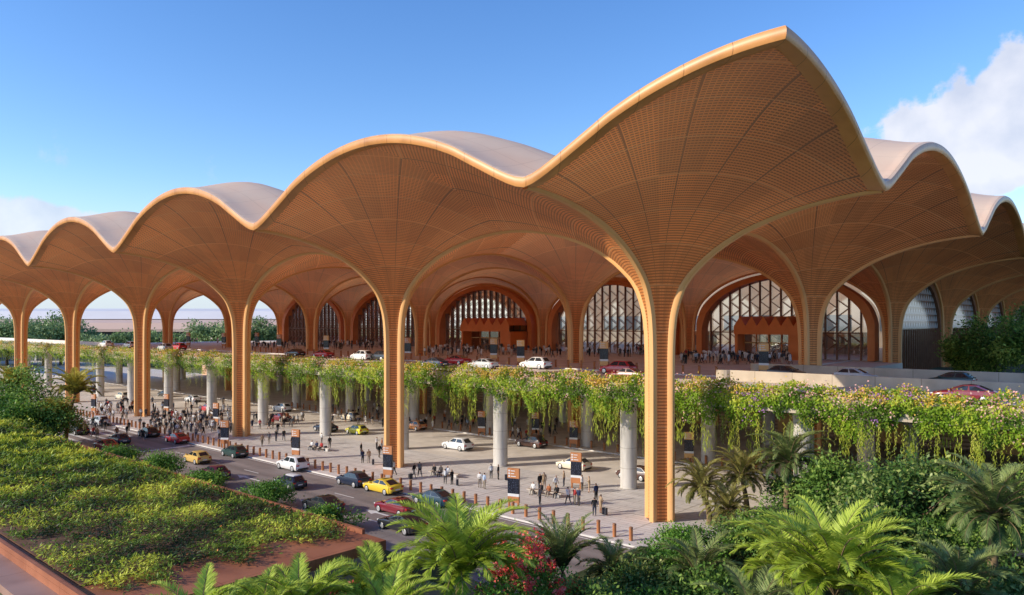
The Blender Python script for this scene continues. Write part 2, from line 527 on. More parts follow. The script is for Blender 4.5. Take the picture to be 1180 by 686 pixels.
class MB:
    """collects geometry for one mesh"""

    def __init__(self):
        self.v = []
        self.f = []
        self.mi = []

    def add(self, vs, fs, mi=0):
        k = len(self.v)
        self.v += [tuple(p) for p in vs]
        self.f += [tuple(i + k for i in f) for f in fs]
        self.mi += [mi] * len(fs)
        return self

    def box(self, x0, y0, z0, x1, y1, z1, mi=0):
        vs = [(x0, y0, z0), (x1, y0, z0), (x1, y1, z0), (x0, y1, z0), (x0, y0, z1), (x1, y0, z1), (x1, y1, z1), (x0, y1, z1)]
        fs = [(0, 3, 2, 1), (4, 5, 6, 7), (0, 1, 5, 4), (1, 2, 6, 5), (2, 3, 7, 6), (3, 0, 4, 7)]
        return self.add(vs, fs, mi)

    def bar(self, a, b, w, h=None, mi=0, up=(0, 0, 1)):
        a, b = Vector(a), Vector(b)
        h = h or w
        d = (b - a).normalized()
        u = Vector(up)
        if abs(d.dot(u)) > 0.98:
            u = Vector((0, 1, 0))
        s = d.cross(u).normalized() * (w / 2)
        t = s.cross(d).normalized() * (h / 2)
        vs = [a - s - t, a + s - t, a + s + t, a - s + t, b - s - t, b + s - t, b + s + t, b - s + t]
        fs = [(3, 2, 1, 0), (4, 5, 6, 7), (0, 1, 5, 4), (1, 2, 6, 5), (2, 3, 7, 6), (3, 0, 4, 7)]
        return self.add(vs, fs, mi)

    def tube(self, pts, rad, seg=8, mi=0, cap=True):
        pts = [Vector(p) for p in pts]
        rad = rad if isinstance(rad, (list, tuple)) else [rad] * len(pts)
        vs, fs = [], []
        ref = None
        for i, p in enumerate(pts):
            d = (pts[min(i + 1, len(pts) - 1)] - pts[max(i - 1, 0)]).normalized()
            if ref is None:
                ref = Vector((1, 0, 0)) if abs(d.x) < 0.9 else Vector((0, 1, 0))
            s = (ref - d * ref.dot(d)).normalized()
            t = d.cross(s)
            ref = s
            for k in range(seg):
                a = 2 * PI * k / seg
                vs.append(p + (s * math.cos(a) + t * math.sin(a)) * rad[i])
        for i in range(len(pts) - 1):
            for k in range(seg):
                k2 = (k + 1) % seg
                fs.append((i * seg + k, i * seg + k2, (i + 1) * seg + k2, (i + 1) * seg + k))
        if cap:
            fs.append(tuple(reversed(range(seg))))
            fs.append(tuple((len(pts) - 1) * seg + k for k in range(seg)))
        return self.add(vs, fs, mi)

    def lathe(self, prof, seg=16, c=(0, 0, 0), mi=0):
        vs, fs = [], []
        for r_, z in prof:
            for k in range(seg):
                a = 2 * PI * k / seg
                vs.append((c[0] + r_ * math.cos(a), c[1] + r_ * math.sin(a), c[2] + z))
        n_ = len(prof)
        for i in range(n_ - 1):
            for k in range(seg):
                k2 = (k + 1) % seg
                fs.append((i * seg + k, i * seg + k2, (i + 1) * seg + k2, (i + 1) * seg + k))
        fs.append(tuple(reversed(range(seg))))
        fs.append(tuple((n_ - 1) * seg + k for k in range(seg)))
        return self.add(vs, fs, mi)

    def mesh(self, name, mats, smooth=False):
        me = bpy.data.meshes.new(name)
        me.from_pydata(self.v, [], self.f)
        for m in (mats if isinstance(mats, (list, tuple)) else [mats]):
            me.materials.append(m)
        me.polygons.foreach_set('material_index', self.mi)
        if smooth:
            me.polygons.foreach_set('use_smooth', [True] * len(me.polygons))
            me.set_sharp_from_angle(angle=R(40)) if hasattr(me, 'set_sharp_from_angle') else None
        me.update()
        return me

    def build(self, name, mats, parent=None, smooth=False):
        return obj(name, self.mesh(name, mats, smooth), parent)


def bevel(me, w=0.03, seg=2, angle=35):
    bm = bmesh.new()
    bm.from_mesh(me)
    es = [e for e in bm.edges if len(e.link_faces) == 2 and e.calc_face_angle(0) > R(angle)]
    bmesh.ops.bevel(bm, geom=es, offset=w, segments=seg, affect='EDGES', profile=0.6)
    bm.to_mesh(me)
    bm.free()
    return me


def struct(name, mb, mat, smooth=False):
    o = mb.build(name, mat, None, smooth)
    return tag(o, kind='structure')


# leaves: every leaf is a four point blade
def leaves(name, pos, dirs, nrm, length, width, tint, mat, parent=None, mid=0.45, droop=0.0, meshonly=False):
    N = len(pos)
    pos = np.asarray(pos, float)
    d = np.asarray(dirs, float)
    d /= np.linalg.norm(d, axis=1, keepdims=True) + 1e-9
    nn = np.asarray(nrm, float)
    s = np.cross(d, nn)
    s /= np.linalg.norm(s, axis=1, keepdims=True) + 1e-9
    L = np.broadcast_to(np.asarray(length, float), (N,))[:, None]
    W = np.broadcast_to(np.asarray(width, float), (N,))[:, None]
    tip = pos + d * L
    tip[:, 2] -= droop * L[:, 0]
    m_ = pos + d * L * mid
    m_[:, 2] -= droop * 0.2 * L[:, 0]
    V = np.stack([pos, m_ + s * W / 2, tip, m_ - s * W / 2], axis=1).reshape(-1, 3)
    me = bpy.data.meshes.new(name)
    me.vertices.add(4 * N)
    me.vertices.foreach_set('co', V.astype(np.float32).ravel())
    me.loops.add(4 * N)
    me.loops.foreach_set('vertex_index', np.arange(4 * N, dtype=np.int32))
    me.polygons.add(N)
    me.polygons.foreach_set('loop_start', np.arange(0, 4 * N, 4, dtype=np.int32))
    me.polygons.foreach_set('loop_total', np.full(N, 4, dtype=np.int32))
    mats = mat if isinstance(mat, (list, tuple)) else [mat]
    for m in mats:
        me.materials.append(m)
    at_ = me.attributes.new('tint', 'FLOAT', 'POINT')
    at_.data.foreach_set('value', np.repeat(np.clip(np.asarray(tint, float), 0, 1), 4).astype(np.float32))
    me.update(calc_edges=True)
    me.validate()
    if meshonly:
        return me
    return obj(name, me, parent)


def unit(n_):
    v = nrg.normal(size=(n_, 3))
    return v / np.linalg.norm(v, axis=1, keepdims=True)


ORD = ['first', 'second', 'third', 'fourth', 'fifth', 'sixth', 'seventh', 'eighth', 'ninth', 'tenth', 'eleventh', 'twelfth', 'thirteenth', 'fourteenth', 'fifteenth']

# ------------------------------------------------------------------ the canopy tree
B = 36.0
H = 18.0
RC = 1.22                       # half diagonal of the shaft


def aa(p):
    return math.sin(PI * min(max(p, 0), H) / B)


W0 = aa(RC)
TT = [(W0, 10.0), (W0 + .0004, 13.0), (W0 + .003, 15.0), (W0 + .011, 16.7), (.137, 18.25), (.186, 19.9), (.235, 20.85), (.292, 21.6), (.423, 22.95),
      (.594, 24.3), (.766, 25.35), (.88, 25.98), (1.0, 26.62), (1.25, 27.98), (1.5, 29.35), (1.75, 30.85), (2.0, 32.25)]


def hermite_table(tab, n=14):
    pts = []
    m = len(tab)

    def tan(i):
        a, b = tab[max(i - 1, 0)], tab[min(i + 1, m - 1)]
        return ((b[0] - a[0]) / 2, (b[1] - a[1]) / 2)
    for i in range(m - 1):
        p0, p1, t0, t1 = tab[i], tab[i + 1], tan(i), tan(i + 1)
        for k in range(n):
            t = k / n
            h0 = 2 * t**3 - 3 * t**2 + 1; h1 = t**3 - 2 * t**2 + t; h2 = -2 * t**3 + 3 * t**2; h3 = t**3 - t**2
            pts.append((h0 * p0[0] + h1 * t0[0] + h2 * p1[0] + h3 * t1[0], h0 * p0[1] + h1 * t0[1] + h2 * p1[1] + h3 * t1[1]))
    pts.append(tab[-1])
    return pts


TH = hermite_table(TT)
THW = np.maximum.accumulate(np.array([p[0] for p in TH]))
THZ = np.array([p[1] for p in TH])


def T(w):
    return float(np.interp(w, THW, THZ))


def ar(p, t):
    """aa() with the crease rounded far out along the rib (t = distance along it)"""
    u = min(max((t - 8) / 9, 0), 1)
    r_ = 1.5 * u * u * (3 - 2 * u)
    return aa(math.hypot(p, r_)) - aa(r_) * max(0.0, 1 - p / 7.0)


def aw(p, q):
    p, q = abs(p), abs(q)
    return ar(p, q) + ar(q, p)


def soff(p, q):
    return T(aw(p, q))


def rho_at(phi, w):
    c, s = math.cos(phi), math.sin(phi)
    lo, hi = 0.0, H / max(c, s)
    for _ in range(40):
        mid = (lo + hi) / 2
        if aa(mid * c) + aa(mid * s) < w:
            lo = mid
        else:
            hi = mid
    return (lo + hi) / 2


def make_soffit_mesh(key='lattice'):
    NA = 30
    lv = [(W0, 10.0), (W0 + .0004, 13.0)]
    for z in np.linspace(14, 24.3, 22):
        lv.append((float(np.interp(z, THZ, THW)), float(z)))
    NT2 = 22
    vs, fs, uvs = [], [], []
    for (sx, sy) in ((1, 1), (-1, 1), (-1, -1), (1, -1)):
        k0 = len(vs)
        cols = []
        for j in range(NA + 1):
            phi = PI / 2 * j / NA
            c, s = math.cos(phi), math.sin(phi)
            pts = []
            for w, z in lv:
                r_ = rho_at(phi, w)
                pts.append((r_ * c, r_ * s, z))
            r0 = rho_at(phi, lv[-1][0])
            r1 = H / max(c, s)
            for k in range(1, NT2 + 1):
                r_ = r0 + (r1 - r0) * k / NT2
                pts.append((r_ * c, r_ * s, soff(r_ * c, r_ * s)))
            cols.append(pts)
        nr = len(cols[0])
        # arc length along the diagonal rules v near the shaft, own length further up
        for j, pts in enumerate(cols):
            acc = pts[0][2]
            for i, p in enumerate(pts):
                if i:
                    acc += (Vector(p) - Vector(pts[i - 1])).length
                vs.append((sx * p[0], sy * p[1], p[2]))
                uvs.append((j / NA, acc))
        flip = sx * sy < 0
        for j in range(NA):
            for i in range(nr - 1):
                a = k0 + j * nr + i
                q = (a, a + nr, a + nr + 1, a + 1)
                fs.append(tuple(reversed(q)) if not flip else q)
    me = bpy.data.meshes.new('soffit')
    me.from_pydata(vs, [], fs)
    ul = me.uv_layers.new(name='UVMap')
    li = np.zeros(len(me.loops), dtype=np.int32)
    me.loops.foreach_get('vertex_index', li)
    ul.data.foreach_set('uv', np.array(uvs, dtype=np.float32)[li].ravel())
    me.materials.append(M[key])
    me.polygons.foreach_set('use_smooth', [True] * len(me.polygons))
    me.update()
    return me


def make_shaft_mesh():
    me = bpy.data.meshes.new('shaft')
    vs, fs, uvs = [], [], []
    n_ = 8
    for k in range(4):
        a0, a1 = PI / 2 * k, PI / 2 * (k + 1)
        p0 = Vector((math.cos(a0) * RC, math.sin(a0) * RC, 0)); p1 = Vector((math.cos(a1) * RC, math.sin(a1) * RC, 0))
        i = len(vs)
        vs += [p0, p1, p1 + Vector((0, 0, 10.02)), p0 + Vector((0, 0, 10.02))]
        fs.append((i, i + 1, i + 2, i + 3))
        uvs += [(0, 0), (1, 0), (1, 10.02), (0, 10.02)]
    me.from_pydata([tuple(v) for v in vs], [], fs)
    ul = me.uv_layers.new(name='UVMap')
    ul.data.foreach_set('uv', np.array(uvs, dtype=np.float32).ravel())
    me.materials.append(M['lattice'])
    me.update()
    return me


def make_rib_mesh(ext=0.0):
    """golden arris that runs up one corner of the shaft and out along the arch; along +x"""
    pts = [(RC, 0.0), (RC, 6.0), (RC, 11.0)]
    for z in np.linspace(13, 24.0, 26):
        w = float(np.interp(z, THZ, THW))
        pts.append((math.asin(min(w, 1)) * B / PI, float(z)))
    r0 = pts[-1][0]
    for k in range(1, 15):
        r_ = r0 + (H + ext - r0) * k / 14
        pts.append((r_, soff(min(r_, H), 0)))
    # cross-section (tangential, outward)
    hw, up = 0.30, 0.16
    sec = [(-hw, 0.30), (-hw, -0.02), (-hw * .62, -up), (hw * .62, -up), (hw, -0.02), (hw, 0.30)]
    vs, fs = [], []
    for i, (x, z) in enumerate(pts):
        a, b = pts[max(i - 1, 0)], pts[min(i + 1, len(pts) - 1)]
        tx, tz = b[0] - a[0], b[1] - a[1]
        L = math.hypot(tx, tz)
        nx, nz = -tz / L, tx / L          # towards the shaft axis / upward (behind the surface)
        for (t, o_) in sec:
            vs.append((x + nx * o_, t, z + nz * o_))
    S = len(sec)
    for i in range(len(pts) - 1):
        for k in range(S):
            k2 = (k + 1) % S
            fs.append((i * S + k, (i + 1) * S + k, (i + 1) * S + k2, i * S + k2))
    fs.append(tuple(range(S)))
    me = MB().add(vs, fs).mesh('rib', M['rib_timber'], True)
    return me


def make_base_mesh():
    m = MB()
    m.add([(1.5, 0, 0), (0, 1.5, 0), (-1.5, 0, 0), (0, -1.5, 0), (1.5, 0, .12), (0, 1.5, .12), (-1.5, 0, .12), (0, -1.5, .12)],
          [(4, 5, 6, 7), (0, 1, 5, 4), (1, 2, 6, 5), (2, 3, 7, 6), (3, 0, 4, 7)])
    return m.mesh('base_plate', M['rib_timber'])


def sm(t):
    t = min(max(t, 0), 1)
    return t * t * (3 - 2 * t)


def top_z(x, y, edge):
    """height of the roof skin above the module; edge = set of outer sides"""
    w = max(aw(x, y), 0.42)
    z = T(w)
    t = .72
    k = 1.0
    if 'S' in edge:
        k *= sm((y + H) / 10.0 + .02)
    if 'E' in edge:
        k *= sm((H - x) / 10.0 + .02)
    if 'W' in edge:
        k *= sm((x + H) / 10.0 + .02)
    return z + t + 3.2 * k


def make_top_mesh(edge):
    n_ = 40
    vs, fs = [], []
    for j in range(n_ + 1):
        for i in range(n_ + 1):
            x = -H + 2 * H * i / n_
            y = -H + 2 * H * j / n_
            vs.append((x, y, top_z(x, y, edge)))
    for j in range(n_):
        for i in range(n_):
            a = j * (n_ + 1) + i
            fs.append((a, a + 1, a + n_ + 2, a + n_ + 1))
    return MB().add(vs, fs).mesh('roof_skin', M['roof_skin'], True)


# lip cross-section: (out, up)
LIP = [(-0.80, -0.02), (-0.1, -0.12), (0.18, -0.06), (0.28, 0.12), (0.29, 0.42), (0.22, 0.62), (0.04, 0.72), (-0.6, 0.78)]
LIPM = [0, 0, 0, 0, 0, 1, 1, 1]


def make_fascia_mesh(side, e0, e1):
    """lip along one outer side; e0/e1: mitred at the start/end corner"""
    n_ = 48
    vs, fs, mi = [], [], []
    S = len(LIP)
    for i in range(n_ + 1):
        s = -H + 2 * H * i / n_
        for (o_, u_) in LIP:
            ss = s
            if i == 0 and e0:
                ss = s - o_
            if i == n_ and e1:
                ss = s + o_
            z = soff(s, H) + u_
            if side == 'S':
                vs.append((ss, -H - o_, z))
            elif side == 'E':
                vs.append((H + o_, ss, z))
            elif side == 'W':
                vs.append((-H - o_, -ss, z))
    m = MB()
    f0, f1 = [], []
    for i in range(n_):
        for k in range(S - 1):
            q = (i * S + k, i * S + k + 1, (i + 1) * S + k + 1, (i + 1) * S + k)
            (f1 if LIPM[k] else f0).append(q)
    m.add(vs, f0, 0)
    m.v = [tuple(v) for v in vs]
    m.f += f1
    m.mi += [1] * len(f1)
    me = m.mesh('fascia', [M['fascia'], M['roof_skin']], True)
    bm = bmesh.new(); bm.from_mesh(me); bmesh.ops.recalc_face_normals(bm, faces=bm.faces); bm.to_mesh(me); bm.free()
    return me


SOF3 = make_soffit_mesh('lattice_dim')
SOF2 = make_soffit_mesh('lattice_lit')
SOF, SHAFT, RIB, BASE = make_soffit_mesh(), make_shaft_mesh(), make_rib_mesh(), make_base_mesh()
TOPC, FASC = {}, {}


def canopy(cx, cy, edge, label, group):
    t = thing('canopy_column', label, 'canopy column', (cx, cy, 0), 0, group)
    obj('shaft', SHAFT, t)
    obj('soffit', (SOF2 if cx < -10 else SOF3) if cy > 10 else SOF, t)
    obj('base_plate', BASE, t)
    for k in range(4):
        r_ = obj('rib', RIB, t)
        r_.rotation_euler = (0, 0, PI / 2 * k)
    key = ''.join(sorted(edge))
    if key not in TOPC:
        TOPC[key] = make_top_mesh(edge)
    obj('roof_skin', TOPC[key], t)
    for sd in edge:
        if sd == 'S':
            fk = ('S', 'W' in edge, 'E' in edge)
        elif sd == 'E':
            fk = ('E', 'S' in edge, False)
        else:
            fk = ('W', False, 'S' in edge)
        if fk not in FASC:
            FASC[fk] = make_fascia_mesh(*fk)
        obj('fascia', FASC[fk], t)
    return t


GC = 'timber canopy columns of the terminal roof'
for k in range(0, 7):
    e = {'S'}
    if k == 0:
        e.add('E')
    if k == 6:
        e.add('W')
    lb = 'golden timber canopy column at the near corner of the terminal, its overhang the highest point of the roof' if k == 0 else \
        'golden timber canopy column on the plaza, %s to the left of the corner column in the front row' % ORD[k - 1]
    canopy(-B * k, 0, e, lb, GC)
for j, rn in ((1, 'second'), (2, 'third'), (3, 'fourth')):
    for k in range(0, 6 if j < 3 else 1):  # rest of the fourth row left open so daylight reaches the hall wall
        e = set()
        if k == 0:
            e.add('E')
        if k == 5:
            e.add('W')
        if k == 0:
            lb = 'timber canopy column on the right hand side, %s behind the corner column' % ORD[j - 1]
        elif j == 3:
            lb = 'timber canopy column inside the glazed hall, %s from the right in the fourth row' % ORD[k - 1]
        else:
            lb = 'timber canopy column on the upper level, %s from the right in the %s row' % (ORD[k], rn)
        canopy(-B * k, B * j, e, lb, GC)
for j in range(4, 8):
    canopy(0, B * j, {'E'}, 'timber canopy column on the right hand side, %s behind the corner column' % ORD[j - 1], GC)

# ------------------------------------------------------------------ setting
DZ = 10.9
g = MB()
g.add([(-4000, -3000, -0.02), (3000, -3000, -0.02), (3000, 4500, -0.02), (-4000, 4500, -0.02)], [(0, 1, 2, 3)])
struct('ground', g, M['far_ground'])
g = MB(); g.add([(-420, -21.5, 0), (3.0, -21.5, 0), (3.0, -8.25, 0), (-420, -8.25, 0)], [(0, 1, 2, 3)])
struct('road', g, M['asphalt'])
g = MB(); g.box(-420, -7.9, -0.3, 26, 8.8, 0.12)
struct('plaza', g, M['plaza'])
g = MB(); g.box(-420, -8.25, -0.3, 26, -7.9, 0.14)
struct('kerb', g, M['kerb'])
g = MB(); g.add([(-420, 8.8, 0.10), (40, 8.8, 0.10), (40, 24.2, 0.10), (-420, 24.2, 0.10)], [(0, 1, 2, 3)])
struct('arrivals_road', g, M['deck_paving'])
g = MB(); g.box(-420, 24.2, -0.3, 40, 24.55, 0.24)
struct('kerb', g, M['kerb'])
g = MB(); g.box(-420, 24.55, -0.3, 40, 60, 0.22)
struct('pavement', g, M['deck_paving'])
# painted markings on the front road
g = MB()
zt = 0.004


def strip(m, x0, y0, x1, y1, z):
    m.add([(x0, y0, z), (x1, y0, z), (x1, y1, z), (x0, y1, z)], [(0, 1, 2, 3)])


for i in range(7):
    strip(g, -96.5, -9.6 - i * 1.75, -84.5, -9.0 - i * 1.75, zt)
strip(g, -70.0, -20.5, -69.3, -9.0, zt)
for x in range(-66, 0, 9):
    strip(g, x, -12.7, x + 3.2, -12.55, zt)
    strip(g, x, -16.7, x + 3.2, -16.55, zt)
for x in range(-300, -100, 9):
    strip(g, x, -12.7, x + 3.2, -12.55, zt)
strip(g, -300, -8.75, 2.5, -8.6, zt)
for ax, ay in ((-43.5, -14.7), (-20, -14.7), (-63, -10.7)):
    strip(g, ax - .6, ay - .13, ax + 2.6, ay + .13, zt)
    g.add([(ax - 2.2, ay, zt), (ax - .6, ay - .6, zt), (ax - .6, ay + .6, zt)], [(0, 1, 2)])
struct('road_marking', g, M['paint'])

# upper deck
g = MB(); g.box(-205, 6.6, 9.5, 1.6, 71.6, DZ - 0.004); g.box(-205, 71.61, 9.5, -1.3, 150, DZ - .004); g.box(1.61, 6.6, 9.5, 70, 34.2, DZ - .004); g.box(-420, 6.6, 9.5, -205.01, 20.5, DZ - .004)
struct('elevated_road', g, M['deck_underside'])
g = MB(); strip(g, -204.9, 7.6, 70, 23.8, DZ); strip(g, -420, 7.6, -204.9, 19.5, DZ)
struct('road', g, M['deck_paving'])
g = MB(); g.box(-204.9, 23.8, DZ - .1, -6, 24.15, DZ + .15)
struct('kerb', g, M['kerb'])
g = MB(); g.box(-204.9, 24.15, DZ - .1, -6, 71.5, DZ + .13)
struct('pavement', g, M['deck_paving'])
g = MB(); strip(g, -6, 23.8, 70, 33.6, DZ)
struct('road', g, M['deck_paving'])
g = MB(); g.box(-198, 73.0, DZ - .1, -1.2, 150, DZ + .13)
struct('terminal_floor', g, M['interior_floor'])
g = MB()
for x in range(-240, 60, 9):
    strip(g, x, 12.9, x + 3.0, 13.05, DZ + .004)
    strip(g, x, 18.2, x + 3.0, 18.35, DZ + .004)
struct('road_marking', g, M['paint'])

# edge beam and planter of the deck
m = MB(); m.box(-300, 5.4, 9.65, 70, 6.58, DZ + 0.35)
t = thing('deck_planter', 'long concrete planter along the front edge of the elevated road', 'planter', (0, 0, 0))
bm_ = m.build('trough', M['concrete_wall'], t)
m = MB(); m.box(-299.8, 5.65, DZ + 0.36, 69.8, 6.35, DZ + 0.46); m.build('soil', M['soil'], t)

# low walls on the ramp at right
m = MB(); m.box(-3.6, 19.7, DZ + .005, 70, 20.15, DZ + 1.15); m.lathe([(.85, 0), (.85, 1.1), (.80, 1.15)], 16, (-3.6, 19.93, DZ + .006))
tag(m.build('barrier_wall', M['concrete_wall']), 'pale concrete barrier wall behind the flowers at right, nearer of the two', 'wall', 'ramp walls')
m = MB(); m.box(-6.0, 33.7, DZ + .005, 70, 34.2, DZ + 1.2); m.lathe([(.7, 0), (.7, 1.15), (.65, 1.2)], 16, (-6.0, 33.95, DZ + .006))
tag(m.build('barrier_wall', M['concrete_wall']), 'pale concrete barrier wall in front of the right side columns, farther of the two', 'wall', 'ramp walls')
m = MB(); m.box(-420, 19.7, DZ + .003, -176, 20.2, DZ + 1.05)
tag(m.build('barrier_wall', M['kerb']), 'long white parapet wall along the upper road under the far left arches', 'wall')
g = MB(); g.box(1.65, 34.25, 6.0, 160, 300, 8.6); g.box(-1.2, 71.7, 6.0, 1.64, 300, 8.6)
struct('embankment', g, M['garden_ground'])

# arrivals level back wall
t = thing('arrivals_wall', 'brown slatted back wall of the covered arrivals level', 'wall')
m = MB(); m.box(-205, 58, 0.22, 38, 59, 9.5); m.build('slat_panel', M['slat_wall'], t)
for i in range(16):
    x = -200 + i * 14.4
    m = MB(); m.box(x, 57.7, 0.22, x + 4.4, 57.98, 3.3); m.build('doorway', M['kiosk_amber'], t)

# round pillars under the deck
pm = MB(); pm.lathe([(.95, 0), (.95, .05), (.86, .1), (.86, 8.2), (.95, 8.9), (1.25, 9.36)], 24)
PIL = pm.mesh('pillar', M['concrete_pale'], True)
for k in range(13):
    o = obj('round_pillar', PIL)
    o.location = (9.3 - 18 * k, 8.6, 0.13)
    tag(o, 'pale round concrete pillar under the flowered deck edge, %s from the right in the nearest row' % ORD[k], 'pillar', 'round pillars of the elevated road')
for k in range(12):
    o = obj('round_pillar', PIL)
    o.location = (9.3 - 18 * k, 26.3, 0.22)
    tag(o, 'round concrete pillar in the shade under the deck, %s from the right in the middle row' % ORD[k], 'pillar', 'round pillars of the elevated road')
for k in range(12):
    o = obj('round_pillar', PIL)
    o.location = (9.3 - 18 * k, 44.3, 0.22)
    tag(o, 'dim round concrete pillar before the slatted wall, %s from the right in the back row' % ORD[k], 'pillar', 'round pillars of the elevated road')

# ------------------------------------------------------------------ terminal glass front
def arch_pts(inset, drop=0.0, n=48, zb=DZ + .13):
    """outline of a bay (x from -18..18) drawn in from the canopy arch"""
    pts = []
    for i in range(n + 1):
        c = math.cos(PI * i / n)
        x = -(H - RC - .2) * c
        z = T(aa(H - abs(x)))
        k = (H - inset) / (H - RC - .2)
        pts.append((x * k, max(zb, z - drop - .6 * min(inset, 2))))
    pts[0] = (pts[0][0], zb); pts[-1] = (pts[-1][0], zb)
    return pts


def arch_top(pts, x):
    xs = [p[0] for p in pts]; zs = [p[1] for p in pts]
    return float(np.interp(x, xs, zs))


def band(m, outer, inner, y0, y1, mi=0):
    n_ = len(outer)
    vs, fs = [], []
    for (a, b) in zip(outer, inner):
        vs += [(a[0], y0, a[1]), (b[0], y0, b[1]), (b[0], y1, b[1]), (a[0], y1, a[1])]
    for i in range(n_ - 1):
        for k in range(4):
            k2 = (k + 1) % 4
            fs.append((i * 4 + k, i * 4 + k2, (i + 1) * 4 + k2, (i + 1) * 4 + k))
    fs.append((0, 1, 2, 3)); fs.append(tuple((n_ - 1) * 4 + k for k in (3, 2, 1, 0)))
    m.add(vs, fs, mi)


def front_bay(cx, Y, label, infill):
    t = thing('arched_window', label, 'arched window', (cx, Y, 0), 0, 'arched glass walls of the terminal')
    o1, o2 = arch_pts(2.3, -.55), arch_pts(3.4, .35)
    m = MB(); band(m, o1, o2, -1.5, 1.0); f = m.build('arch_frame', M['frame_red'], t)
    # pane
    n_ = len(o2)
    vs = [(p[0], 0, p[1]) for p in o2] + [(p[0], 0, DZ + .13) for p in o2]
    fs = [(i, i + 1, n_ + i + 1, n_ + i) for i in range(n_ - 1)]
    MB().add(vs, fs).build('glass_pane', M['glass'], t)
    # mullions with zigzag lattice between them
    xs = [-13.3 + 1.9 * i for i in range(15)]
    for x in xs:
        zt_ = arch_top(o2, x)
        if zt_ > DZ + 2:
            MB().box(x - .10, -.55, DZ + .13, x + .10, -.05, zt_ - .02).build('mullion', M['mullion'], t)
    lat = MB()
    for a, b in zip(xs[:-1], xs[1:]):
        z = DZ + 1.5
        s = 0
        while True:
            z2 = z + 1.45
            if z2 > min(arch_top(o2, a), arch_top(o2, b)):
                break
            p, q = (a, b) if s % 2 == 0 else (b, a)
            lat.bar((p, -.3, z), (q, -.3, z2), .10, .14)
            z = z2
            s += 1
    lat.build('zigzag_bracing', M['mullion'], t)
    tr = MB()
    for z in (DZ + 4.6,):
        xx = [x for x in (np.linspace(-13, 13, 60)) if arch_top(o2, x) > z]
        tr.box(xx[0], -.6, z - .09, xx[-1], -.02, z + .09)
    tr.build('transom', M['mullion'], t)
    # pale glazed infill between the frame and the canopy arch
    o0 = arch_pts(1.5, -.85)
    m = MB()
    vs, fs = [], []
    for a, b in zip(o0, o1):
        vs += [(a[0], .5, a[1]), (b[0], .5, b[1])]
    for i in range(len(o0) - 1):
        fs.append((2 * i, 2 * i + 1, 2 * i + 3, 2 * i + 2))
    m.add(vs, fs).build('infill_panel', infill, t)
    return t


bay_names = ['rightmost of the front bays', 'second bay from the right', 'third bay from the right', 'fourth bay from the right', 'leftmost and farthest of the front bays']
for k in range(5):
    front_bay(-18 - 36 * k, 72.4, 'arched glass wall with zigzag mullions and a rust red frame, %s' % bay_names[k], M['glass'] if k == 0 else M['rib_timber'])


def portal(cx, Y, w, label):
    t = thing('entrance_portal', label, 'entrance', (cx, Y, DZ + .13), 0, 'orange entrance portals')
    m = MB()
    m.box(-w / 2, -6, 0, -w / 2 + .5, 0, 4.2).build('side_wall', M['portal_orange'], t)
    MB().box(w / 2 - .5 - 2.6, -6, 0, w / 2, 0, 4.2).build('side_wall', M['portal_orange'], t)
    n_ = 6
    p = w / n_
    vs, fs = [], []
    for i in range(n_):
        x0 = -w / 2 + i * p - (.02 if i else 0)
        k = len(vs)
        vs += [(x0, -6.4, 4.2), (x0 + p, -6.4, 4.2), (x0 + p, -6.4, 5.6), (x0 + p * .55, -6.4, 7.3), (x0, -6.4, 5.6)]
        vs += [(a, 0, c) for (a, b, c) in vs[k:k + 5]]
        fs += [(k, k + 1, k + 2, k + 3, k + 4), (k + 9, k + 8, k + 7, k + 6, k + 5), (k + 2, k + 7, k + 8, k + 3), (k + 3, k + 8, k + 9, k + 4), (k, k + 5, k + 6, k + 1)]
    MB().add(vs, fs).build('zigzag_fascia', M['portal_orange'], t)
    MB().box(-w / 2 + .5, -3.1, 0, w / 2 - 3.1, -3.0, 4.2).build('glass_front', M['glass'], t)
    for i in range(5):
        x = -w / 2 + .5 + (w - 3.6) * i / 4
        MB().box(x - .1, -3.3, 0, x + .1, -3.12, 4.15).build('door_post', M['frame_red'], t)
    MB().box(-w / 2 + .5, -3.3, 2.6, w / 2 - 3.1, -3.11, 2.8).build('door_head', M['kiosk_amber'], t)


portal(-84, 72.0, 15.5, 'orange entrance portal with a saw tooth top under the far central arch')
portal(-17.5, 72.0, 12.5, 'orange entrance portal with a saw tooth top under the arch right of the corner column')


def side_bay(cy, label):
    t = thing('arched_window', label, 'arched window', (-.6, cy, 0), PI / 2, 'arched glass walls on the right hand side')
    o1, o2 = arch_pts(1.5, -.5, zb=8.65), arch_pts(2.2, .2, zb=8.65)
    m = MB(); band(m, o1, o2, -.5, .8); m.build('arch_frame', M['mullion'], t)
    n_ = len(o2)
    vs = [(p[0], 0, p[1]) for p in o2] + [(p[0], 0, 8.65) for p in o2]
    fs = [(i, i + 1, n_ + i + 1, n_ + i) for i in range(n_ - 1)]
    # the pane carries its own axes so the frit follows the wall
    me = MB().add([(0, v[0], v[2]) for v in vs], fs).mesh('glass_pane', M['fritted'])
    o = obj('glass_pane', me, t); o.rotation_euler = (0, 0, -PI / 2)
    xs = [-15 + 1.5 * i for i in range(21)]
    for x in xs:
        z = min(arch_top(o2, x), DZ + 5.2)
        if z > DZ + 1:
            MB().box(x - .06, -.3, 8.65, x + .06, -.03, z - .02).build('mullion', M['mullion'], t)


for j in range(2, 7):
    side_bay(B * j + 18, 'arched side wall of scalloped pale glass, %s bay beyond the front hall' % ORD[j - 2])

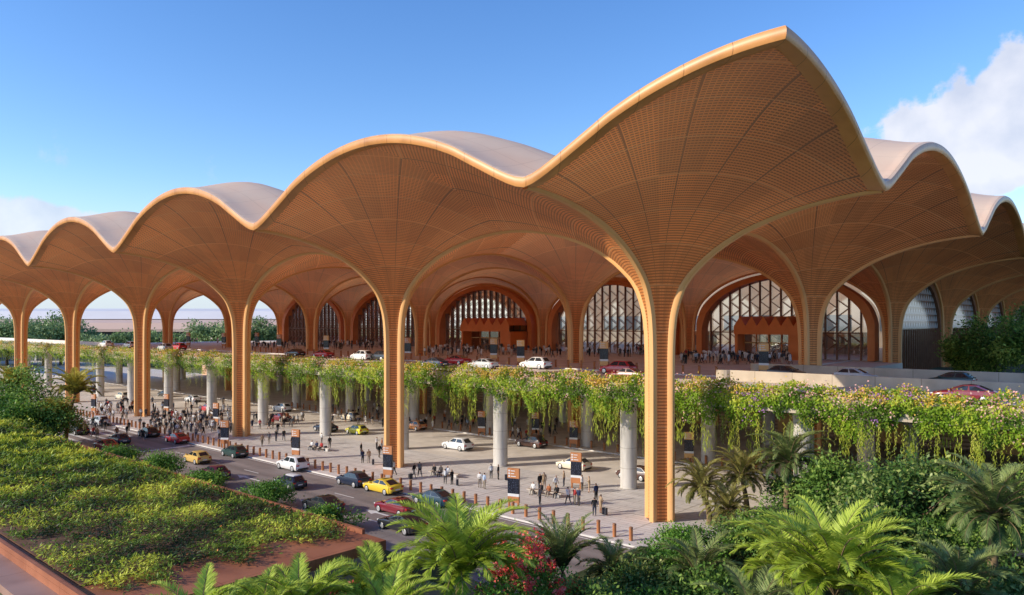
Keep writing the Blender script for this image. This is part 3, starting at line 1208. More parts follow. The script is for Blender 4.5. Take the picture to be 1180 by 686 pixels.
# interior seen through the glass
t = thing('hall_partition', 'pale back wall of the departures hall behind the glass', 'wall')
MB().box(-198, 146, DZ + .13, -1.5, 147, DZ + 23).build('panel', M['interior_wall'], t)
for i in range(9):
    MB().box(-190 + i * 21, 145.6, DZ + 4.2, -176 + i * 21, 145.98, DZ + 8.4).build('display_band', M['pier_glass'], t)
for i, x in enumerate((-20, -52, -92, -128, -164)):
    t = thing('check_in_island', 'check in island with amber fascia inside the hall, %s from the right' % ORD[i], 'desk', (x, 98, DZ + .13), 0, 'check in islands')
    MB().box(-9, -1.6, 0, 9, 1.6, 1.1).build('counter', M['bench'], t)
    MB().box(-9, -.25, 1.1, 9, .25, 3.4).build('partition', M['interior_wall'], t)
    MB().box(-9.3, -1.2, 3.4, 9.3, 1.2, 4.3).build('fascia', M['kiosk_amber'], t)

# ------------------------------------------------------------------ far background
t = thing('pier_building', 'long low terminal pier with a pink roof far behind the left arches', 'building', atD(190, 340, 0), math.atan2(.6639, .7478))
m = MB()
prof = [(-9, 9.5), (-9, 14.6), (-6, 16.2), (0, 17.6), (6, 18.2), (14, 17.8), (22, 14.5), (22, 9.5)]
def extr(m, prof, x0, x1, mi=0):
    n_ = len(prof)
    vs = [(x0, p[0], p[1]) for p in prof] + [(x1, p[0], p[1]) for p in prof]
    fs = [(i, i + 1, n_ + i + 1, n_ + i) for i in range(n_ - 1)] + [tuple(range(n_)), tuple(reversed(range(n_, 2 * n_)))]
    m.add(vs, fs, mi)
extr(m, [(-11, 13.2), (-11, 14.4), (-8, 17.2), (0, 18.6), (20, 18.8), (20, 13.2)], -110, 110); m.build('roof', M['pier_roof'], t)
m = MB()
extr(m, [(0, 18.9), (6, 22.6), (18, 24.0), (30, 21), (30, 13.2)], -110, 110); m.build('upper_shell', M['pier_shell'], t)
MB().box(-109, -8, 0, 109, 19, 13.19).build('glass_wall', M['pier_glass'], t)
for i in range(17):
    x = -107 + i * 13.2
    MB().box(x, -8.4, 0, x + .7, -8.02, 13.18).build('post', M['pier_shell'], t)

# ------------------------------------------------------------------ vegetation
def palm(name, label, group, loc, trunk, n_fronds, flen, mat, upright=0.5, leaflet=0.7, lw=0.07, seed=1, rotz=0, droop=1.0, barkr=.22, scale=1.0, spread=1.0):
    rg = np.random.default_rng(seed)
    t = thing(name, label, 'palm', loc, rotz, group)
    m = MB()
    lean = rg.normal(size=2) * .10
    tp = [(lean[0] * trunk * (k / 6)**2, lean[1] * trunk * (k / 6)**2, trunk * k / 6) for k in range(7)]
    m.tube(tp, [barkr * (1.35 if k == 0 else 1.0 - .06 * k) for k in range(7)], 10)
    m.build('trunk', M['palm_bark'], t, True)
    P, D, N_, L, W_, TI = [], [], [], [], [], []
    st = MB()
    top = np.array(tp[-1])
    for i in range(n_fronds):
        az = i * 2.39996 + rg.normal() * .2
        age = i / n_fronds                    # 0 youngest (upright) .. 1 oldest
        el = (R(84) - age * R(84 - 6) * (1.15 - upright) * 1.5) + rg.normal() * .08
        fl = flen * (0.72 + .34 * math.sin(PI * min(age + .25, 1))) * rg.uniform(.9, 1.1)
        n_ = 34
        p = top.copy()
        ha = np.array([math.cos(az), math.sin(az), 0])
        e = el
        pts = [p.copy()]
        side = np.array([-math.sin(az), math.cos(az), 0])
        tw = rg.normal() * .25
        for k in range(n_):
            u = k / n_
            e -= droop * (0.012 + .055 * u) * (1.0 + .5 * age)
            d = ha * math.cos(e) * spread + np.array([0, 0, math.sin(e)])
            d /= np.linalg.norm(d)
            p = p + d * fl / n_
            pts.append(p.copy())
            if u < .10:
                continue
            up = np.cross(side, d); up /= np.linalg.norm(up)
            if up[2] < 0 and e > -.3:
                up = -up
            env = math.sin(PI * min(1, .16 + u * .84))**.7
            for s_ in (-1, 1):
                for sub in (0, .33, .66):
                    ld = side * s_ * (1.0 - .3 * u) + d * (.60 + .5 * u) + up * (.32 + .1 * rg.normal()) + rg.normal(size=3) * .09
                    P.append(p + d * fl / n_ * sub); D.append(ld); N_.append(up + side * s_ * -.3 + rg.normal(size=3) * .15)
                    L.append(leaflet * env * rg.uniform(.85, 1.1)); W_.append(lw * .72 * (0.6 + .5 * env))
                    TI.append(.50 + .34 * (1 - age) + .10 * u + rg.normal() * .11 - (.18 if age > .8 else 0))
        st.tube(pts[::3], [.045 * (1 - .8 * j / len(pts[::3])) for j in range(len(pts[::3]))], 4, cap=False)
    cr = leaves('crown', P, D, N_, L, W_, TI, M[mat], t, mid=.35, droop=.16)
    # the midribs belong to the crown
    st.build('frond_stalk', M['palm_bark'], cr)
    if scale != 1:
        t.scale = (scale,) * 3
    return t


def leaf_tree(name, label, cat, group, loc, rad, height, trunk_h, mat, n_cl=60, per=70, leaf=.28, seed=1, squash=.8, flowers=None, trunk_r=.18, nfl=0):
    rg = np.random.default_rng(seed)
    t = thing(name, label, cat, loc, 0, group)
    cen = []
    cz = trunk_h + (height - trunk_h) * .5
    hz = (height - trunk_h) * .5
    lumps = [(rg.normal(size=3) * np.array([.45, .45, .35]), rg.uniform(.45, .75)) for _ in range(7)]
    while len(cen) < n_cl:
        c0, rr = lumps[rg.integers(len(lumps))]
        v = rg.normal(size=3); v /= np.linalg.norm(v)
        p = c0 + v * rr * rg.uniform(.45, 1.0)**.5
        if np.linalg.norm(p) > 1.15 or p[2] < -1:
            continue
        cen.append(p)
    cen = np.array(cen)
    cl = cen * np.array([rad, rad, hz]) + np.array([0, 0, cz])
    P = np.repeat(cl, per, axis=0)
    sg = rad * .17
    off = rg.normal(size=P.shape) * np.array([sg, sg, sg * .7])
    P = P + off
    P[:, 2] = np.maximum(P[:, 2], .05)
    ctr = np.array([0, 0, cz - hz * .3])
    out = P - ctr
    out /= np.linalg.norm(out, axis=1, keepdims=True)
    D = out * .6 + rg.normal(size=P.shape) * .6 + np.array([0, 0, -.15])
    N_ = out + rg.normal(size=P.shape) * .5 + np.array([0, 0, .8])
    clt = np.repeat(rg.normal(size=n_cl) * .15, per)
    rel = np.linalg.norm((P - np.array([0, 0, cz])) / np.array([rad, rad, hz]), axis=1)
    ti = .18 + .36 * np.clip(rel, 0, 1.2) + clt + rg.normal(size=len(P)) * .12  # lit highlights put into the tint: outer leaves lighter, inner ones darker
    L = leaf * rg.uniform(.7, 1.25, len(P))
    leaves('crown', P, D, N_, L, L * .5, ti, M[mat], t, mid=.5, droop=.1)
    m = MB()
    m.tube([(0, 0, 0), (0.05, 0, trunk_h * .6 + .1), (0, .05, trunk_h + hz * .5)], [trunk_r * 1.3, trunk_r, trunk_r * .6], 8)
    for i in range(8):
        c = cl[int(rg.integers(n_cl))]
        a = Vector((0, 0, trunk_h * .5 + .3 + .4 * hz * rg.random()))
        b = Vector(c)
        m.tube([a, a.lerp(b, .5) + Vector((0, 0, .1 * hz)), b], [trunk_r * .55, trunk_r * .35, trunk_r * .12], 5, cap=False)
    m.build('trunk', M['bark'], t, True)
    if flowers:
        idx = rg.integers(n_cl, size=nfl)
        P2, TT_ = [], []
        for i in idx:
            c = cl[i]
            o_ = c - ctr; o_ /= np.linalg.norm(o_)
            for _ in range(26):
                P2.append(c + o_ * sg * 1.3 + rg.normal(size=3) * rad * .07)
                TT_.append(.5 + rg.normal() * .25)
        P2 = np.array(P2)
        leaves('blossom', P2, rg.normal(size=P2.shape) + np.array([0, 0, .4]), rg.normal(size=P2.shape) + np.array([0, 0, .7]), .20, .17, TT_, M[flowers], t)
    return t


# hanging garden on the deck edge -------------------------------------------------
def lerp(a, b, t_):
    return a + (b - a) * t_


def vnoise(x, y, cell, seed):
    """smooth value noise on a lattice of the given cell size, 0..1"""
    g_ = np.random.default_rng(seed).random((257, 257))
    X, Y = np.asarray(x) / cell, np.asarray(y) / cell
    xi, yi = np.floor(X).astype(int), np.floor(Y).astype(int)
    fx, fy = X - xi, Y - yi
    fx, fy = fx * fx * (3 - 2 * fx), fy * fy * (3 - 2 * fy)
    a, b = g_[xi % 257, yi % 257], g_[(xi + 1) % 257, yi % 257]
    c, d = g_[xi % 257, (yi + 1) % 257], g_[(xi + 1) % 257, (yi + 1) % 257]
    return (a * (1 - fx) + b * fx) * (1 - fy) + (c * (1 - fx) + d * fx) * fy


def hanging():
    rg = np.random.default_rng(5)
    X0, X1 = -232.0, 34.0
    # density falls with distance from the viewer
    def sample(nn):
        x = []
        while len(x) < nn:
            c = rg.uniform(X0, X1, nn)
            d = np.hypot(c - CAM.x, 62)
            keep = rg.random(nn) < np.clip(75.0 / d, 0, 1)
            x += list(c[keep])
        return np.array(x[:nn])

    def depth_at(x):
        return 2.4 + .5 * np.sin(x * .55) + .4 * np.sin(x * 1.3 + 1) + .35 * np.sin(x * 2.9 + 2) - np.where(x > 2, .3, 0)

    def ztop(x):
        return DZ + .95 + .22 * np.sin(x * .8) + .18 * np.sin(x * 2.1 + .5)
    n_ = 76000
    x = sample(n_)
    u = rg.random(n_)**1.25
    dp = depth_at(x)
    z = ztop(x) - u * (dp + .9) + rg.normal(size=n_) * .1
    bulge = 1.05 * np.sin(PI * np.clip(.15 + u * .9, 0, 1)) + .15
    y = 5.9 - bulge * rg.uniform(.55, 1.1, n_) + rg.normal(size=n_) * .12
    y = np.where(u < .18, 6.0 + rg.uniform(-1.0, .7, n_), y)
    P = np.stack([x, y, z], 1)
    D = np.stack([rg.normal(size=n_) * .7, -0.5 + rg.normal(size=n_) * .5, -0.75 + rg.normal(size=n_) * .55 + np.where(u < .2, 1.0, 0)], 1)
    N_ = np.stack([rg.normal(size=n_) * .5, -0.8 + rg.normal(size=n_) * .4, .6 + rg.normal(size=n_) * .4], 1)
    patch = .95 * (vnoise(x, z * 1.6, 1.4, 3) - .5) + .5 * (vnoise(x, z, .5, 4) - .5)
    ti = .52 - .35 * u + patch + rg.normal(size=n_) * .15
    L = rg.uniform(.18, .36, n_)
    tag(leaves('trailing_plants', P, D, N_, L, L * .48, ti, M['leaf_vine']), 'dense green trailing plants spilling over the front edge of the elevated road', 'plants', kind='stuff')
    # long strands
    P, D, N_, L, W_, TI = [], [], [], [], [], []
    for xs in sample(600):
        ln = rg.uniform(.7, 2.6) * (1.35 if rg.random() < .25 else .8) + 1.2
        y0 = 5.2 - rg.uniform(0, .9)
        z0 = DZ - 1.2 - rg.uniform(0, 1.0)
        n2 = int(ln / .13)
        tn = .35 + rg.normal() * .2
        for k in range(n2):
            tk = k / n2
            P.append((xs + .05 * math.sin(k * .4) + rg.normal() * .05, y0 + rg.normal() * .05, z0 - ln * tk))
            D.append((rg.normal() * .5, rg.normal() * .4, -1)); N_.append((rg.normal() * .4, -1, .2))
            L.append(rg.uniform(.16, .28)); W_.append(.065 * (1 - .5 * tk)); TI.append(tn + rg.normal() * .12)
    tag(leaves('hanging_strands', P, D, N_, L, W_, TI, M['leaf_strand']), 'long yellow green vine strands dangling below the flowered deck edge', 'plants', kind='stuff')
    # clumps of finer ochre moss hanging among them
    P, D, N_, L, W_, TI = [], [], [], [], [], []
    for xs in sample(26):
        wd = rg.uniform(.5, 1.3)
        y0 = 6.3 + rg.uniform(0, 1.6)
        ln = rg.uniform(2.4, 4.6)
        for _ in range(90):
            q = rg.random()
            P.append((xs + rg.normal() * wd * .4 * (1 - .3 * q), y0 + rg.normal() * .2, 9.3 - ln * q))
            D.append((rg.normal() * .2, rg.normal() * .2, -1)); N_.append((rg.normal() * .4, -1, 0))
            L.append(rg.uniform(.4, .8)); W_.append(.08); TI.append(.25 + rg.normal() * .15)
    tag(leaves('hanging_moss', P, D, N_, L, W_, TI, M['leaf_strand']), 'ochre curtains of fine hanging roots in the shade behind the deck edge', 'plants', kind='stuff')
    # flowers along the top
    for nm, mt, cnt, ph, lbl in (('yellow_flowers', 'petal_yellow', 1500, 0.0, 'yellow flower heads scattered along the top of the deck planting'),
                                 ('pink_flowers', 'petal_pink', 800, 2.1, 'pink and peach flower clusters on the face of the deck planting'),
                                 ('violet_flowers', 'petal_violet', 26, 4.0, 'violet flower clusters near the red car at right')):
        P, TI = [], []
        xs_ = sample(cnt)
        for xs in xs_:
            if nm == 'violet_flowers':
                xs = rg.choice([6.5, 9.0, 16.5, 18.5]) + rg.normal() * .9
            elif rg.random() > .62 + .38 * math.sin(xs * .45 + ph):
                continue
            zz = ztop(xs) + .1 - (abs(rg.normal()) * (.45 if mt == 'petal_yellow' else .95))
            yy = 5.1 - .35 * rg.random() if zz < DZ + .6 else 5.7 + rg.uniform(-.9, .7)
            r_ = rg.uniform(.16, .36) * (1.35 if mt == 'petal_pink' else 1)
            for _ in range(11):
                P.append((xs + rg.normal() * r_, yy - .15 + rg.normal() * .15, zz + rg.normal() * r_ * .8)); TI.append(.5 + rg.normal() * .22)
        P = np.array(P)
        tag(leaves(nm, P, rg.normal(size=P.shape) + np.array([0, -.3, .3]), rg.normal(size=P.shape) * .6 + np.array([0, -.8, .6]), .18, .14, TI, M[mt]), lbl, 'flowers', kind='stuff')


hanging()

# planted canopy roof in the lower left -----------------------------------------------
RZ = 5.0
t = thing('planted_roof_shelter', 'low rust coloured shelter with a planted roof in the lower left', 'shelter', (0, 0, 0))
m = MB(); m.box(-170, -45.2, RZ - .55, 0.3, -30.4, RZ); m.build('roof_slab', M['corten'], t)
m = MB(); m.box(-170, -30.62, RZ + .003, -1.6, -30.42, RZ + .28); m.build('rim', M['corten'], t)
m = MB(); m.box(-170, -46.6, RZ - .75, 0.3, -45.203, RZ - .35); m.build('gutter', M['corten_pale'], t)
m = MB(); m.box(-170, -45.19, RZ + .003, -.2, -44.95, RZ + .26); m.build('rim', M['corten'], t)
m = MB(); m.box(-168, -44.5, RZ + .004, -4.4, -31.0, RZ + .10); m.build('soil_bed', M['soil'], t)
for i in range(12):
    mm = MB(); mm.tube([(-4 - i * 14, -44, -.1), (-4 - i * 14, -44, RZ - .56)], .16, 10); mm.build('post', M['corten'], t, True)
    mm = MB(); mm.tube([(-4 - i * 14, -31.6, -.1), (-4 - i * 14, -31.6, RZ - .56)], .16, 10); mm.build('post', M['corten'], t, True)


def meadow():
    rg = np.random.default_rng(9)
    P, D, L, TI = [], [], [], []
    n_ = 130000
    x = -1.2 - rg.random(n_)**1.5 * 130
    y = rg.uniform(-44.6, -30.75, n_)
    # ragged end toward the tip: the bed narrows into a wedge
    lim = -2.9 + .8 * np.sin(y * 1.3) + .6 * np.sin(y * 3.3 + 1) + rg.normal(size=n_) * .5
    keep = x < lim
    bare = vnoise(x, y, 2.6, 21) * .6 + vnoise(x, y, 1.0, 22) * .4 - .25 * np.clip((-y - 41.5) / 3, 0, 1)
    keep &= (bare > .24) | (rg.random(n_) < .22)
    x, y, bare, lim = x[keep], y[keep], bare[keep], lim[keep]
    n_ = len(x)
    h = .06 + .5 * vnoise(x, y, 1.6, 23)**1.5 + .25 * vnoise(x, y, .6, 24)
    z = RZ + .08 + h * rg.random(n_)
    P = np.stack([x, y, z], 1)
    D = np.stack([.75 + rg.normal(size=n_) * .7, .1 + rg.normal(size=n_) * .6, .35 + rg.normal(size=n_) * .3], 1)
    N_ = np.stack([rg.normal(size=n_) * .4, rg.normal(size=n_) * .4, np.ones(n_)], 1)
    pt = 1.35 * (vnoise(x, y, 3.2, 25) - .5) + 1.0 * (vnoise(x, y, 1.1, 26) - .5) + .4 * (vnoise(x, y, .45, 27) - .5)
    ti = .50 + pt + rg.normal(size=n_) * .13 + .5 * (z - RZ - .25) - np.clip((x - lim + 3) * .06, 0, .3)
    L_ = rg.uniform(.16, .42, n_) * np.clip(np.hypot(x - CAM.x, y - CAM.y) / 60, .75, 1.5)
    tag(leaves('roof_meadow', P, D, N_, L_, L_ * .28, ti, M['leaf_meadow']), 'yellow green ground cover growing over the planted roof', 'ground cover', kind='stuff')
    m_ = rg.random(n_) < .003
    Pf = P[m_] + np.array([0, 0, .12])
    tag(leaves('roof_flowers', Pf, rg.normal(size=Pf.shape), rg.normal(size=Pf.shape) * .4 + np.array([0, 0, 1]), .15, .12, .5 + rg.normal(size=len(Pf)) * .2, M['petal_orange']), 'tiny red orange flowers dotted through the roof planting', 'flowers', kind='stuff')


meadow()

# ------------------------------------------------------------------ garden
g = MB(); g.box(3.0, -80, -.3, 60, -7.9, .16); g.box(-60, -80, -.3, 2.99, -46.0, .10)
struct('garden_bed', g, M['garden_ground'])
g = MB(); g.box(7.5, -7.88, .0, 60, 8.0, .2)
struct('garden_bed', g, M['garden_ground'])
g = MB(); g.box(-330, -23.5, -.2, -2, -21.5, .16)
struct('median', g, M['garden_ground'])

PG = 'palms of the foreground garden'
palm('feather_palm', 'bright yellow green feather palm at the bottom centre beside the red blossoms', PG, atD(522, 37.5, .1), 4.0, 46, 5.2, 'leaf_palm_bright', upright=.85, leaflet=.95, lw=.10, seed=1, droop=1.0)
palm('feather_palm', 'large bright yellow green feather palm at the bottom right with upright fronds', PG, atD(962, 33.5, .1), 4.9, 44, 4.9, 'leaf_palm_bright', upright=.9, leaflet=.95, lw=.11, seed=2, droop=.95)
palm('feather_palm', 'small bright feather palm at the bottom left of centre below the rust coloured shelter', PG, atD(352, 35.2, .1), 3.2, 32, 3.7, 'leaf_palm_bright', upright=.8, leaflet=.75, lw=.085, seed=3)
palm('feather_palm', 'smallest bright feather palm at the bottom edge, left of the other bright palms', PG, atD(236, 31.3, .1), 3.6, 30, 3.4, 'leaf_palm_bright', upright=.75, leaflet=.7, lw=.085, seed=4)
palm('feather_palm', 'yellow green feather palm tucked behind the large bright palm at bottom right', PG, atD(905, 40, .1), 3.6, 32, 4.2, 'leaf_palm_bright', upright=.7, leaflet=.75, lw=.08, seed=14)
palm('feather_palm', 'bright feather palm leaning over the front corner of the rust coloured shelter', PG, atD(426, 38.3, .1), 2.6, 30, 3.7, 'leaf_palm_bright', upright=.8, leaflet=.75, lw=.085, seed=24)
palm('feather_palm', 'bright feather palm at the bottom edge between the two small bright palms', PG, atD(300, 33.2, .1), 3.2, 28, 3.4, 'leaf_palm_bright', upright=.85, leaflet=.75, lw=.085, seed=25)
palm('feather_palm', 'yellow green palm low in front of the large bottom centre palm', PG, atD(470, 34.5, .1), 2.6, 30, 3.8, 'leaf_palm_bright', upright=.75, leaflet=.75, lw=.085, seed=26)
palm('feather_palm', 'bright palm low at the bottom edge right of the large bright palm', PG, atD(1015, 31, .1), 4.0, 34, 4.0, 'leaf_palm_bright', upright=.8, leaflet=.8, lw=.09, seed=27)
palm('dark_palm', 'dark blue green spiky palm right of the red blossoms', PG, atD(652, 46.5, .1), 1.5, 30, 4.0, 'leaf_palm_dark', upright=.95, leaflet=.62, lw=.07, seed=5, droop=.7)
palm('dark_palm', 'low dark palm between the spiky palm and the corner column', PG, atD(705, 47, .1), .9, 26, 3.2, 'leaf_palm_dark', upright=.6, leaflet=.6, lw=.07, seed=6)
palm('dark_palm', 'dark palm with arching fronds below the corner column', PG, atD(805, 44, .1), 1.8, 26, 3.6, 'leaf_palm_dark', upright=.8, leaflet=.6, lw=.07, seed=7)
palm('dark_palm', 'dark palm at the bottom edge left of the large bright palm', PG, atD(862, 34, .1), 2.9, 26, 3.8, 'leaf_palm_dark', upright=.7, leaflet=.7, lw=.07, seed=17)
palm('date_palm', 'olive date palm with drooping fronds right of the corner column, leftmost of its clump', PG, atD(818, 63, .1), 3.1, 44, 3.3, 'leaf_palm_olive', upright=.45, leaflet=.5, lw=.06, seed=8, barkr=.26)
palm('date_palm', 'olive date palm in the clump right of the corner column, the one standing lowest', PG, atD(842, 60, .1), 1.9, 44, 3.0, 'leaf_palm_olive', upright=.4, leaflet=.48, lw=.06, seed=9, barkr=.26)
palm('date_palm', 'olive date palm in the clump right of the corner column, rightmost trunk', PG, atD(862, 63, .1), 4.0, 44, 3.3, 'leaf_palm_olive', upright=.45, leaflet=.5, lw=.06, seed=10, barkr=.26)
palm('date_palm', 'taller grey green date palm rising against the hanging vines right of the clump', PG, atD(905, 60, .1), 5.6, 46, 4.0, 'leaf_palm_dark', upright=.55, leaflet=.6, lw=.07, seed=11, barkr=.28)
palm('date_palm', 'large dark date palm at the right edge with a full round crown', PG, atD(1143, 40, .1), 6.6, 46, 4.0, 'leaf_palm_dark', upright=.5, leaflet=.7, lw=.075, seed=12, barkr=.32)
palm('date_palm', 'dark date palm in the lower right corner below the large round crown', PG, atD(1092, 37, .1), 4.0, 34, 3.4, 'leaf_palm_dark', upright=.5, leaflet=.65, lw=.07, seed=13, barkr=.28)

TG = 'leafy trees of the foreground garden'
trees = [
    (1040, 51, 3.7, 8.3, 2.0, 'leaf_glossy', 'dense dark glossy tree in front of the hanging vines at right', 110, 80, .36),
    (962, 57, 3.3, 6.9, 1.8, 'leaf_tree', 'mid green bushy tree left of the dark glossy tree', 90, 80, .32),
    (1000, 46, 3.0, 6.0, 1.2, 'leaf_glossy', 'dark glossy shrub below the dense dark tree', 80, 80, .32),
    (1105, 54, 3.2, 7.6, 1.5, 'leaf_glossy', 'dark glossy tree at right between the vines and the round date palm', 80, 80, .34),
    (1165, 50, 3.2, 7.2, 1.5, 'leaf_tree', 'shaded leafy tree at the right edge under the vines', 70, 80, .34),
    (895, 52, 2.6, 4.4, .8, 'leaf_tree', 'leafy bush at the foot of the date palm clump', 60, 80, .28),
    (925, 62, 2.6, 4.6, .8, 'leaf_glossy', 'dark bush behind the date palms near the deck edge', 60, 70, .30),
    (775, 46, 2.9, 3.2, .5, 'leaf_fresh', 'bright green leafy shrub below the corner column', 80, 80, .24),
    (722, 43, 2.7, 2.7, .4, 'leaf_glossy', 'glossy leafy shrub at the bottom centre right of the red blossoms', 80, 80, .26),
    (800, 52, 2.2, 2.8, .4, 'leaf_fresh', 'rounded shrub beside the foot of the corner column', 60, 80, .22),
    (855, 54, 2.6, 2.8, .4, 'leaf_glossy', 'low dark shrub under the date palm clump', 60, 70, .24),
    (690, 39, 2.2, 3.4, .4, 'leaf_glossy', 'dark glossy shrub at the bottom edge in the centre', 70, 80, .26),
    (830, 40, 2.6, 3.6, .4, 'leaf_tree', 'leafy shrub at the bottom edge left of the large bright palm', 70, 80, .28),
    (1040, 39, 2.6, 4.6, .6, 'leaf_glossy', 'dark shrub at the bottom edge right of the large bright palm', 70, 80, .28),
    (458, 39, 1.7, 3.0, .4, 'leaf_fresh', 'fresh green shrub beside the rust coloured shelter corner', 50, 70, .22),
    (395, 36.6, 1.7, 3.8, .5, 'leaf_fresh', 'airy green shrub overlapping the rust coloured shelter edge', 34, 50, .26),
    (760, 38, 2.4, 3.4, .4, 'leaf_fresh', 'bright leafy shrub at the bottom edge under the corner column', 70, 80, .25),
    (560, 36, 2.2, 4.0, .4, 'leaf_fresh', 'fresh green shrub at the bottom edge right of the centre palm', 60, 80, .24),
    (325, 33.8, 1.6, 4.4, .5, 'leaf_fresh', 'airy shrub in front of the shelter slab at bottom left', 40, 60, .26),
    (665, 36, 2.3, 4.2, .4, 'leaf_tree', 'leafy shrub at the bottom edge below the spiky dark palm', 70, 80, .26),
    (1090, 46, 2.8, 5.6, .6, 'leaf_tree', 'mid green shrub left of the round date palm', 70, 80, .28),
    (1170, 38, 2.6, 5.2, .6, 'leaf_glossy', 'dark shrub in the bottom right corner', 70, 80, .28),
    (935, 48, 2.6, 4.6, .6, 'leaf_tree', 'green shrub behind the large bright palm', 60, 80, .28),
]
for i, (px, dpt, rd, hh, th, mt, lb, nc, pr, lf) in enumerate(trees):
    leaf_tree('leafy_tree' if hh > 4.2 else 'shrub', lb, 'tree' if hh > 4.2 else 'shrub', TG if hh > 4.2 else 'shrubs of the foreground garden', atD(px, dpt, .15), rd, hh, th, mt, nc, pr, lf, seed=30 + i)
for i, (px, dpt, rd, hh, lb) in enumerate([(588, 43, 2.5, 4.6, 'red flowering shrub between the bright palm and the spiky dark palm'),
                                           (625, 41.5, 2.2, 3.6, 'red flowering shrub at the bottom edge, right of the bright centre palm'),
                                           (408, 36.2, 1.5, 4.2, 'small red flowering shrub at the bottom edge left of the bright centre palm'),
                                           (600, 45.5, 1.6, 3.3, 'red flowering shrub closest to the road, behind the others'),
                                           (440, 38.5, 1.4, 3.6, 'red flowering shrub at the shelter corner left of the centre palm'),
                                           (652, 41, 1.3, 2.4, 'low red flowering shrub in front of the spiky dark palm')]):
    leaf_tree('flowering_shrub', lb, 'shrub', 'red flowering shrubs', atD(px, dpt, .15), rd, hh, .4, 'leaf_fresh', 50, 60, .20, seed=60 + i, flowers='petal_red', nfl=46)

for i, (px, Y, rd, hh) in enumerate([(140, -20.6, 2.2, 2.0), (187, -20.9, 2.3, 2.4), (236, -20.2, 2.0, 1.8), (307, -20.2, 2.2, 2.2), (384, -20.8, 1.9, 1.8)]):
    leaf_tree('shrub', 'rounded green shrub between the front road and the planted roof, %s from the left' % ORD[i], 'shrub', 'shrubs along the road median', atY(px, Y, .1), rd, hh, .25, 'leaf_fresh', 50, 80, .24, seed=80 + i)

LT = [(10, 103, 6.0, 10.5, 'leaf_light', 'broad green tree at the left edge behind the planted roof'),
      (48, 98, 4.2, 6.8, 'leaf_light', 'rounded green tree beside the slim palm on the left'),
      (-14, 96, 4.5, 9.0, 'leaf_fresh', 'green tree cut by the left edge of the picture'),
      (22, 92, 4.0, 5.4, 'leaf_meadow', 'yellowish low tree just behind the planted roof at far left')]
for i, (px, dpt, rd, hh, mt, lb) in enumerate(LT):
    leaf_tree('leafy_tree', lb, 'tree', 'trees behind the planted roof', atD(px, dpt, 0), rd, hh, 1.6, mt, 100, 80, .42, seed=100 + i)
palm('slim_palm', 'slim golden green palm with a tall trunk behind the planted roof on the left', 'palms on the left', atD(76, 104, 0), 7.0, 28, 5.0, 'leaf_palm_gold', upright=.8, leaflet=1.0, lw=.13, seed=21, barkr=.28)
palm('slim_palm', 'golden palm crown above the green trees at far left', 'palms on the left', atD(26, 106, 0), 7.8, 26, 4.6, 'leaf_palm_gold', upright=.8, leaflet=1.0, lw=.13, seed=22, barkr=.26)
palm('slim_palm', 'shorter palm leaning beside the tall slim palm on the left', 'palms on the left', atD(62, 100, 0), 4.2, 24, 4.0, 'leaf_palm_gold', upright=.8, leaflet=.9, lw=.12, seed=23, barkr=.22)

# trees on the raised ground at the right
for i, (X, Y, rd, hh, lb) in enumerate([(15.5, 60, 4.8, 9.0, 'big leafy tree at the right edge beside the glass side wall'),
                                        (22, 52, 4.4, 8.0, 'leafy tree at the right edge, in front of the big one'),
                                        (11.8, 66, 2.8, 4.6, 'low bush at the foot of the right hand columns'),
                                        (20, 78, 5.0, 9.5, 'leafy tree at the right edge, behind the big one')]):
    leaf_tree('leafy_tree', lb, 'tree', 'trees beside the right hand columns', (X, Y, 8.6), rd, hh + 2.2, 1.5, 'leaf_tree', 100, 90, .42, seed=120 + i)

# far trees behind the deck
for i, (px, dpt, rd, hh) in enumerate([(-18, 300, 12, 20), (8, 296, 11, 19), (30, 300, 10, 18), (50, 292, 11, 21), (70, 300, 10, 20.5), (84, 305, 8, 17), (112, 290, 7, 13), (138, 288, 7, 13.2), (168, 292, 7, 13.4),
                                       (236, 292, 8, 17), (250, 296, 9, 20), (266, 290, 8, 18), (298, 292, 8, 19.5), (314, 300, 8, 16.5), (205, 290, 7, 13.5)]):
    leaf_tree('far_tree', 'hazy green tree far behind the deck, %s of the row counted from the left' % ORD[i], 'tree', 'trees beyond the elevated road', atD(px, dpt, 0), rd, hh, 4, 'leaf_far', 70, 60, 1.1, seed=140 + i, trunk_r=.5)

# ------------------------------------------------------------------ street furniture
bm1 = MB(); bm1.lathe([(.15, 0), (.15, .94), (.155, .95)], 10); BOL = bm1.mesh('bollard', M['bollard'], True)
bm2 = MB(); bm2.lathe([(.165, .951), (.165, 1.02), (.14, 1.06)], 10); BOLC = bm2.mesh('cap', M['bollard_cap'], True)


def bollard(x, y, z, label, group):
    o = obj('bollard', BOL); o.location = (x, y, z)
    tag(o, label, 'bollard', group)
    obj('cap', BOLC, o)


KGAP = [at(592, 585)[0], at(447, 552)[0], at(341, 528)[0], at(259, 515)[0], at(192, 500)[0]]
x = 1.6
while x > -128:
    bollard(x, -7.1, .12, 'brown bollard in the long row along the front kerb of the plaza', 'bollards along the front kerb')
    x -= 1.55
x = 2.0
while x > -100:
    bollard(x, 25.3, .22, 'brown bollard in the shaded row along the kerb under the deck', 'bollards under the deck')
    x -= 2.1
x = -7
while x > -118:
    bollard(x, 25.0, DZ + .13, 'pale bollard in the row along the kerb of the upper level forecourt', 'bollards on the upper level')
    x -= 2.2
GL = MB()
# information kiosk: two posts, timber head with pictograms, black screen, white strip, timber foot
KP = {}


